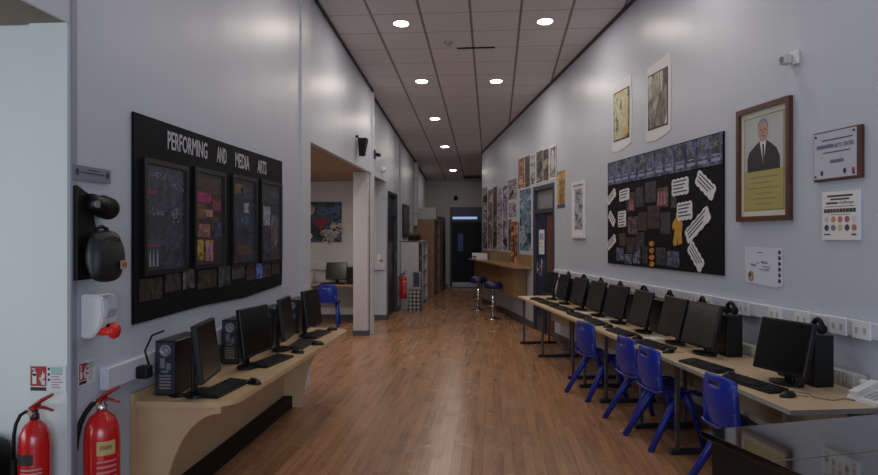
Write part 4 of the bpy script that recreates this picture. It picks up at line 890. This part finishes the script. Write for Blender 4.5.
# upper wall fittings on the left
t = thing('wall_speaker', 'narrow black loudspeaker high on the left wall above the alcove', 'speaker', on_left(9.75, 2.84, .0), LA)
MB().prism([(0, .30), (0, .27), (.06, .27)], -.04, 0).build('bracket', M_matte, t); MB().hexa([(.05, -.12, 0), (.13, -.12, 0), (.13, -.04, .0), (.05, -.04, 0), (.0, -.16, .26), (.19, -.16, .26), (.19, -.03, .26), (.0, -.03, .26)]).build('cabinet', M_matte, t)
t = thing('wall_camera', 'small dark camera on the white batten beside the loudspeaker', 'camera', on_left(11.02, 2.93, .04), LA)
MB().rbox(0, .07, -.03, 0, 0, .16, .008).build('mount', M_dgrey, t); MB().tube([(.03, -.03, .08), (.0, -.11, .06)], .03, 12).build('lens_barrel', M_matte, t)
t = thing('dome_sensor', 'pale dome sensor on the left wall past the white batten', 'sensor', on_left(12.35, 2.88, .0, -2.08), LA)
MB().lathe([(0, 0), (.06, 0), (.06, .03), (.045, .07), (0, .085)], n=20, m=Matrix.Rotation(PI/2, 4, 'X')).build('dome', M_white, t)

# ------------------------------------------------------------------ alcove
t = thing('painting', 'colourful mural painting with a red heart and cream tracery in the alcove', 'painting', (-3.64, 12.899, 1.52), 0)
W, H = .68, .79
MB().box(0, W, -.02, 0, 0, H).build('canvas', art('mural_ground', ['0a1012', '12241f', '0e1418', '24405c', '4c6488', '0c1014'], 5, 2, dist=3), t)
MB().prism([(.27, .24), (.36, .34), (.41, .43), (.38, .49), (.32, .50), (.27, .45), (.21, .49), (.15, .47), (.14, .40), (.18, .32)], -.023, -.02).build('painted_heart', mat('heart_red', '7c1a28', .5, noise=.3, scale=20), t)
m = MB(); rnd = random.Random(2)
for k in range(34):
    cx, cz = rnd.uniform(.30, .70), rnd.uniform(.0, .36)
    if cx < .45 and cz > .25: continue
    r_ = rnd.uniform(.025, .05); m.tube([(cx+r_*math.cos(a), -.024, cz+r_*math.sin(a)) for a in [2*PI*q/12*rnd.choice((.7, 1)) for q in range(13)]], .009, 6)
m.build('cream_tracery', mat('tracery_cream', 'd8cdc4', .5), t)
MB().disc(.07, .64, .075, .10, -.024, -.02).build('pale_face', art('pale_face2', ['c7bcb8', 'a08c8c', '7c8ca0'], 9, 3), t); MB().disc(.06, .12, .04, .05, -.023, -.02).build('pale_flower', M_paper, t)
m = MB()
for (cx, cz, r_) in ((.30, .6, .10), (.45, .62, .09), (.55, .55, .11), (.58, .66, .08)):
    for q in range(3): m.tube([(cx+(r_-.025*q)*math.cos(a), -.023, cz+(r_-.025*q)*.7*math.sin(a)) for a in [2*PI*j/16 for j in range(17)]], .005, 5, False)
m.build('blue_swirls', mat('swirl_blue', '6b88b4', .5), t)
t = thing('alcove_desk', 'wooden desk along the back wall of the alcove', 'desk', (-4.4, 12.27, 0), 0)
MB().box(0, 1.95, 0, .555, .70, .73).build('worktop', mat('alcove_desk_wood', 'b08f70', .4, noise=.08), t)
for x in (.05, .97, 1.86): MB().box(x, x+.04, .05, .5, 0, .70).build('side_panel', M_wood, t)
dup(mon, (-3.0, 12.6, .731), 0, 'black monitor in the alcove on the wooden desk'); dup(twf, (-2.68, 12.56, .731), 0, 'black computer tower beside the alcove monitor'); dup(kb, (-3.02, 12.42, .731), 0, 'black keyboard in front of the alcove monitor')
t = thing('glass_bottle', 'small clear container on the alcove desk left of the monitor', 'container', (-3.42, 12.6, .731)); MB().lathe([(0, 0), (.035, 0), (.035, .12), (.012, .14), (.012, .17), (0, .17)], n=14).build('container_body', mat('cloudy_plastic', '90949a', .2), t); MB().lathe([(0, .17), (.015, .17), (.015, .19), (0, .19)], n=12).build('cap', M_ink, t)
t = thing('wall_lock', 'small white entry handle unit on the wall beside the column', 'wall fitting', (-2.22, 12.898, 1.17), 0)
MB().rbox(-.05, .05, -.04, 0, -.11, .11, .01).build('housing', M_white, t); MB().tube([(.03, -.04, 0), (.03, -.09, 0), (.09, -.09, 0)], .012).build('lever', M_grey, t)

# ------------------------------------------------------------------ far end of the corridor
t = thing('shelving_unit', 'low white shelving unit on the left of the corridor', 'shelving', (-2.07, 14.92, 0), 0)
MB().box(0, .40, 0, .02, 0, 1.52).build('end_panel', mat('white_melamine', 'b4b2b0', .5), t); MB().box(0, .40, 2.03, 2.05, 0, 1.52).build('end_panel', mat('white_melamine', 'b4b2b0', .5), t)
MB().box(0, .40, 1.0, 1.02, 0, 1.50).build('divider', mat('white_melamine', 'b4b2b0', .5), t); MB().box(0, .02, .02, 2.03, 0, 1.50).build('back_panel', mat('shelf_back', '4a4446', .6), t); MB().box(0, .41, .0, 2.05, 1.50, 1.522).build('top_board', mat('white_melamine', 'b4b2b0', .5), t)
for z in (.05, .42, .78, 1.14): MB().box(.02, .39, .02, 2.03, z, z+.02).build('shelf', mat('shelf_grey', '8f8b8a', .5), t)
bookc = ['2b2c3a', '5a2a28', '76736e', '3a4a3a', '8a6a3a', '23232b', '6a3a44', '44506a', '9a958c', '2c3c5c']
bi = 0
def books(x0, y0, y1, z, hmax, grp, d=.22):
    global bi
    y = y0; rnd = random.Random(int(z*100)+int(y0*10)); k = 0
    while y < y1-.06:
        w_ = rnd.uniform(.05, .10); h_ = hmax*rnd.uniform(.7, 1)
        o = MB().box(0, d, 0, w_-.003, 0, h_).build('book', mat('book_%d' % (bi % 10), bookc[bi % 10], .6)); o.location = (x0-d, y, z+.001)
        tag(o, 'file or book standing '+grp, 'book', 'books '+grp); y += w_; bi += 1; k += 1
for z, g in ((.07, 'on the bottom shelf of the white unit'), (.44, 'on the second shelf of the white unit'), (.80, 'on the third shelf of the white unit'), (1.16, 'on the top shelf of the white unit')): books(-1.69, 14.95, 15.9, z, .28, g)
t = thing('bookcase', 'tall brown wooden bookcase beyond the white shelving', 'bookcase', (-2.07, 17.6, 0), 0)
MBr = mat('brown_oak', '83593a', .45, noise=.12, scale=5)
MB().box(0, .52, 0, .025, 0, 2.08).build('end_panel', MBr, t); MB().box(0, .52, 1.9, 1.925, 0, 2.08).build('end_panel', MBr, t); MB().box(0, .52, .025, 1.9, 2.055, 2.08).build('top_board', MBr, t); MB().box(0, .02, .025, 1.9, 0, 2.055).build('back_panel', MBr, t); MB().box(0, .50, .94, .965, 0, 2.055).build('divider', MBr, t)
for z in (.05, .45, .85, 1.25, 1.65): MB().box(.02, .50, .025, 1.9, z, z+.022).build('shelf', MBr, t)
for z, g in ((.072, 'on the lowest shelf of the brown bookcase'), (.472, 'on the second shelf of the brown bookcase'), (.872, 'on the middle shelf of the brown bookcase'), (1.272, 'on the fourth shelf of the brown bookcase'), (1.672, 'on the top shelf of the brown bookcase')): books(-1.57, 17.64, 18.5, z, .3, g)
t = thing('dark_cabinet', 'tall dark cupboard between the brown bookcase and the end door', 'cupboard', (-2.07, 19.62, 0), 0)
MB().box(0, .58, 0, 1.1, 0, 2.2).build('carcass', mat('cupboard_black', '1c1a1e', .5), t); MB().box(.58, .595, .02, .54, .05, 2.15).build('door', mat('cupboard_brown', '33261f', .5), t); MB().box(.58, .595, .56, 1.08, .05, 2.15).build('door', mat('cupboard_brown', '33261f', .5), t)
t = thing('cardboard_carton', 'white box with a lid on top of the brown bookcase', 'box', (-1.98, 17.8, 2.081), 0)
MB().box(0, .45, 0, .5, 0, .27).build('carton', mat('carton_white', 'a8a8a6', .6), t); MB().box(-.01, .46, -.01, .51, .27, .31).build('lid', mat('carton_lid', 'b5b4b2', .6), t)
t = thing('duct_pipe', 'white vertical duct on the left wall above the bookcase', 'pipe', (-2.0, 17.45, 1.9)); MB().rbox(-.075, .03, -.06, .06, 0, 1.66, .01).build('duct', mat('duct_white', 'a6a5a4', .5), t); MB().box(-.078, .04, -.07, .07, .3, .34).box(-.078, .04, -.07, .07, 1.2, 1.24).build('clip', M_trimg, t)
t = thing('picture_frame', 'dark framed picture hung on the left wall above the white shelving', 'picture frame', on_left(15.2, 1.62, .002, -2.08), LA)
MB().box(0, 1.1, -.03, 0, 0, .75).build('frame', M_black, t); MB().box(.06, 1.04, -.032, -.03, .06, .69).build('picture', art('dim_picture', ['1d1c20', '403835', '6a5c50', '2a2a34'], 5, 2), t)
m = MB(); rnd = random.Random(8)
t = thing('storage_basket', 'black basket of oddments on top of the white shelving', 'basket', (-1.98, 15.3, 1.523), 0)
MB().hexa([(.03, .03, 0), (.25, .03, 0), (.25, .47, 0), (.03, .47, 0), (0, 0, .10), (.28, 0, .10), (.28, .5, .10), (0, .5, .10)]).build('basket', M_matte, t)
for k in range(7): m.tube([(.05+.03*k, .1+.05*k, .1), (.04+.035*k, .12+.05*k, .16+.04*rnd.random())], .018, 8)
m.build('contents', mat('oddments', '4a3a2c', .6, noise=.4), t)
t = thing('patterned_stool', 'small black and white patterned stool box before the white shelving', 'stool', (-1.83, 14.42, 0), 0)
mp = bpy.data.materials.new('triangle_pattern'); mp.use_nodes = True; nt = mp.node_tree; tc = nt.nodes.new('ShaderNodeTexCoord'); ck = nt.nodes.new('ShaderNodeTexChecker'); ck.inputs['Scale'].default_value = 17
mpp = nt.nodes.new('ShaderNodeMapping'); mpp.inputs['Rotation'].default_value = (0, PR(45), 0); nt.links.new(tc.outputs['Object'], mpp.inputs['Vector']); nt.links.new(mpp.outputs['Vector'], ck.inputs['Vector']); ck.inputs['Color1'].default_value = lin('a09e9c'); ck.inputs['Color2'].default_value = lin('1a1a1e'); nt.links.new(ck.outputs['Color'], nt.nodes['Principled BSDF'].inputs['Base Color'])
MB().rbox(0, .27, 0, .30, 0, .46, .008).build('box_body', mp, t); MB().rbox(-.005, .275, -.005, .305, .46, .50, .01).build('lid', mat('stool_lid', '7e7b7a', .5), t)
t = thing('photo_frame', 'empty silver photo frame standing on the patterned stool box', 'photo frame', (-1.76, 14.5, .501), 0)
MB().box(0, .02, 0, .015, 0, .36).box(.16, .18, 0, .015, 0, .36).box(.02, .16, 0, .015, 0, .02).box(.02, .16, 0, .015, .34, .36).build('frame', mat('frame_silver', '9a9a9e', .3, metal=.5), t); MB().box(.02, .16, .006, .012, .02, .34).build('backing', mat('frame_dark', '2c2a2e', .4), t); MB().hexa([(.08, .015, 0), (.1, .015, 0), (.1, .09, 0), (.08, .09, 0), (.08, .013, .25), (.1, .013, .25), (.1, .016, .25), (.08, .016, .25)]).build('strut', M_ink, t)
extinguisher('fire_extinguisher', 'small dark red fire extinguisher beside the patterned stool far down the corridor', (-1.97, 14.60, .26), .075, .50, 0, 'hose')
t = thing('wall_alarm', 'small black round alarm on the end wall above the door', 'alarm', (-1.17, 21.048, 2.83), 0)
MB().lathe([(0, 0), (.07, 0), (.07, .03), (.045, .06), (0, .062)], n=20, m=Matrix.Rotation(PI/2, 4, 'X')).build('sounder', M_matte, t); MB().box(-.05, .05, -.02, 0, -.08, -.06).build('mount', M_matte, t)

# ------------------------------------------------------------------ world and view
wd = bpy.data.worlds.new('sky'); sc.world = wd; wd.use_nodes = True; wd.node_tree.nodes['Background'].inputs['Color'].default_value = (.45, .6, .9, 1); wd.node_tree.nodes['Background'].inputs['Strength'].default_value = .8
sc.view_settings.view_transform = 'Standard'; sc.view_settings.look = 'None'; sc.view_settings.exposure = .12; sc.view_settings.gamma = 1
try: sc.view_settings.use_curve_mapping = False
except Exception: pass
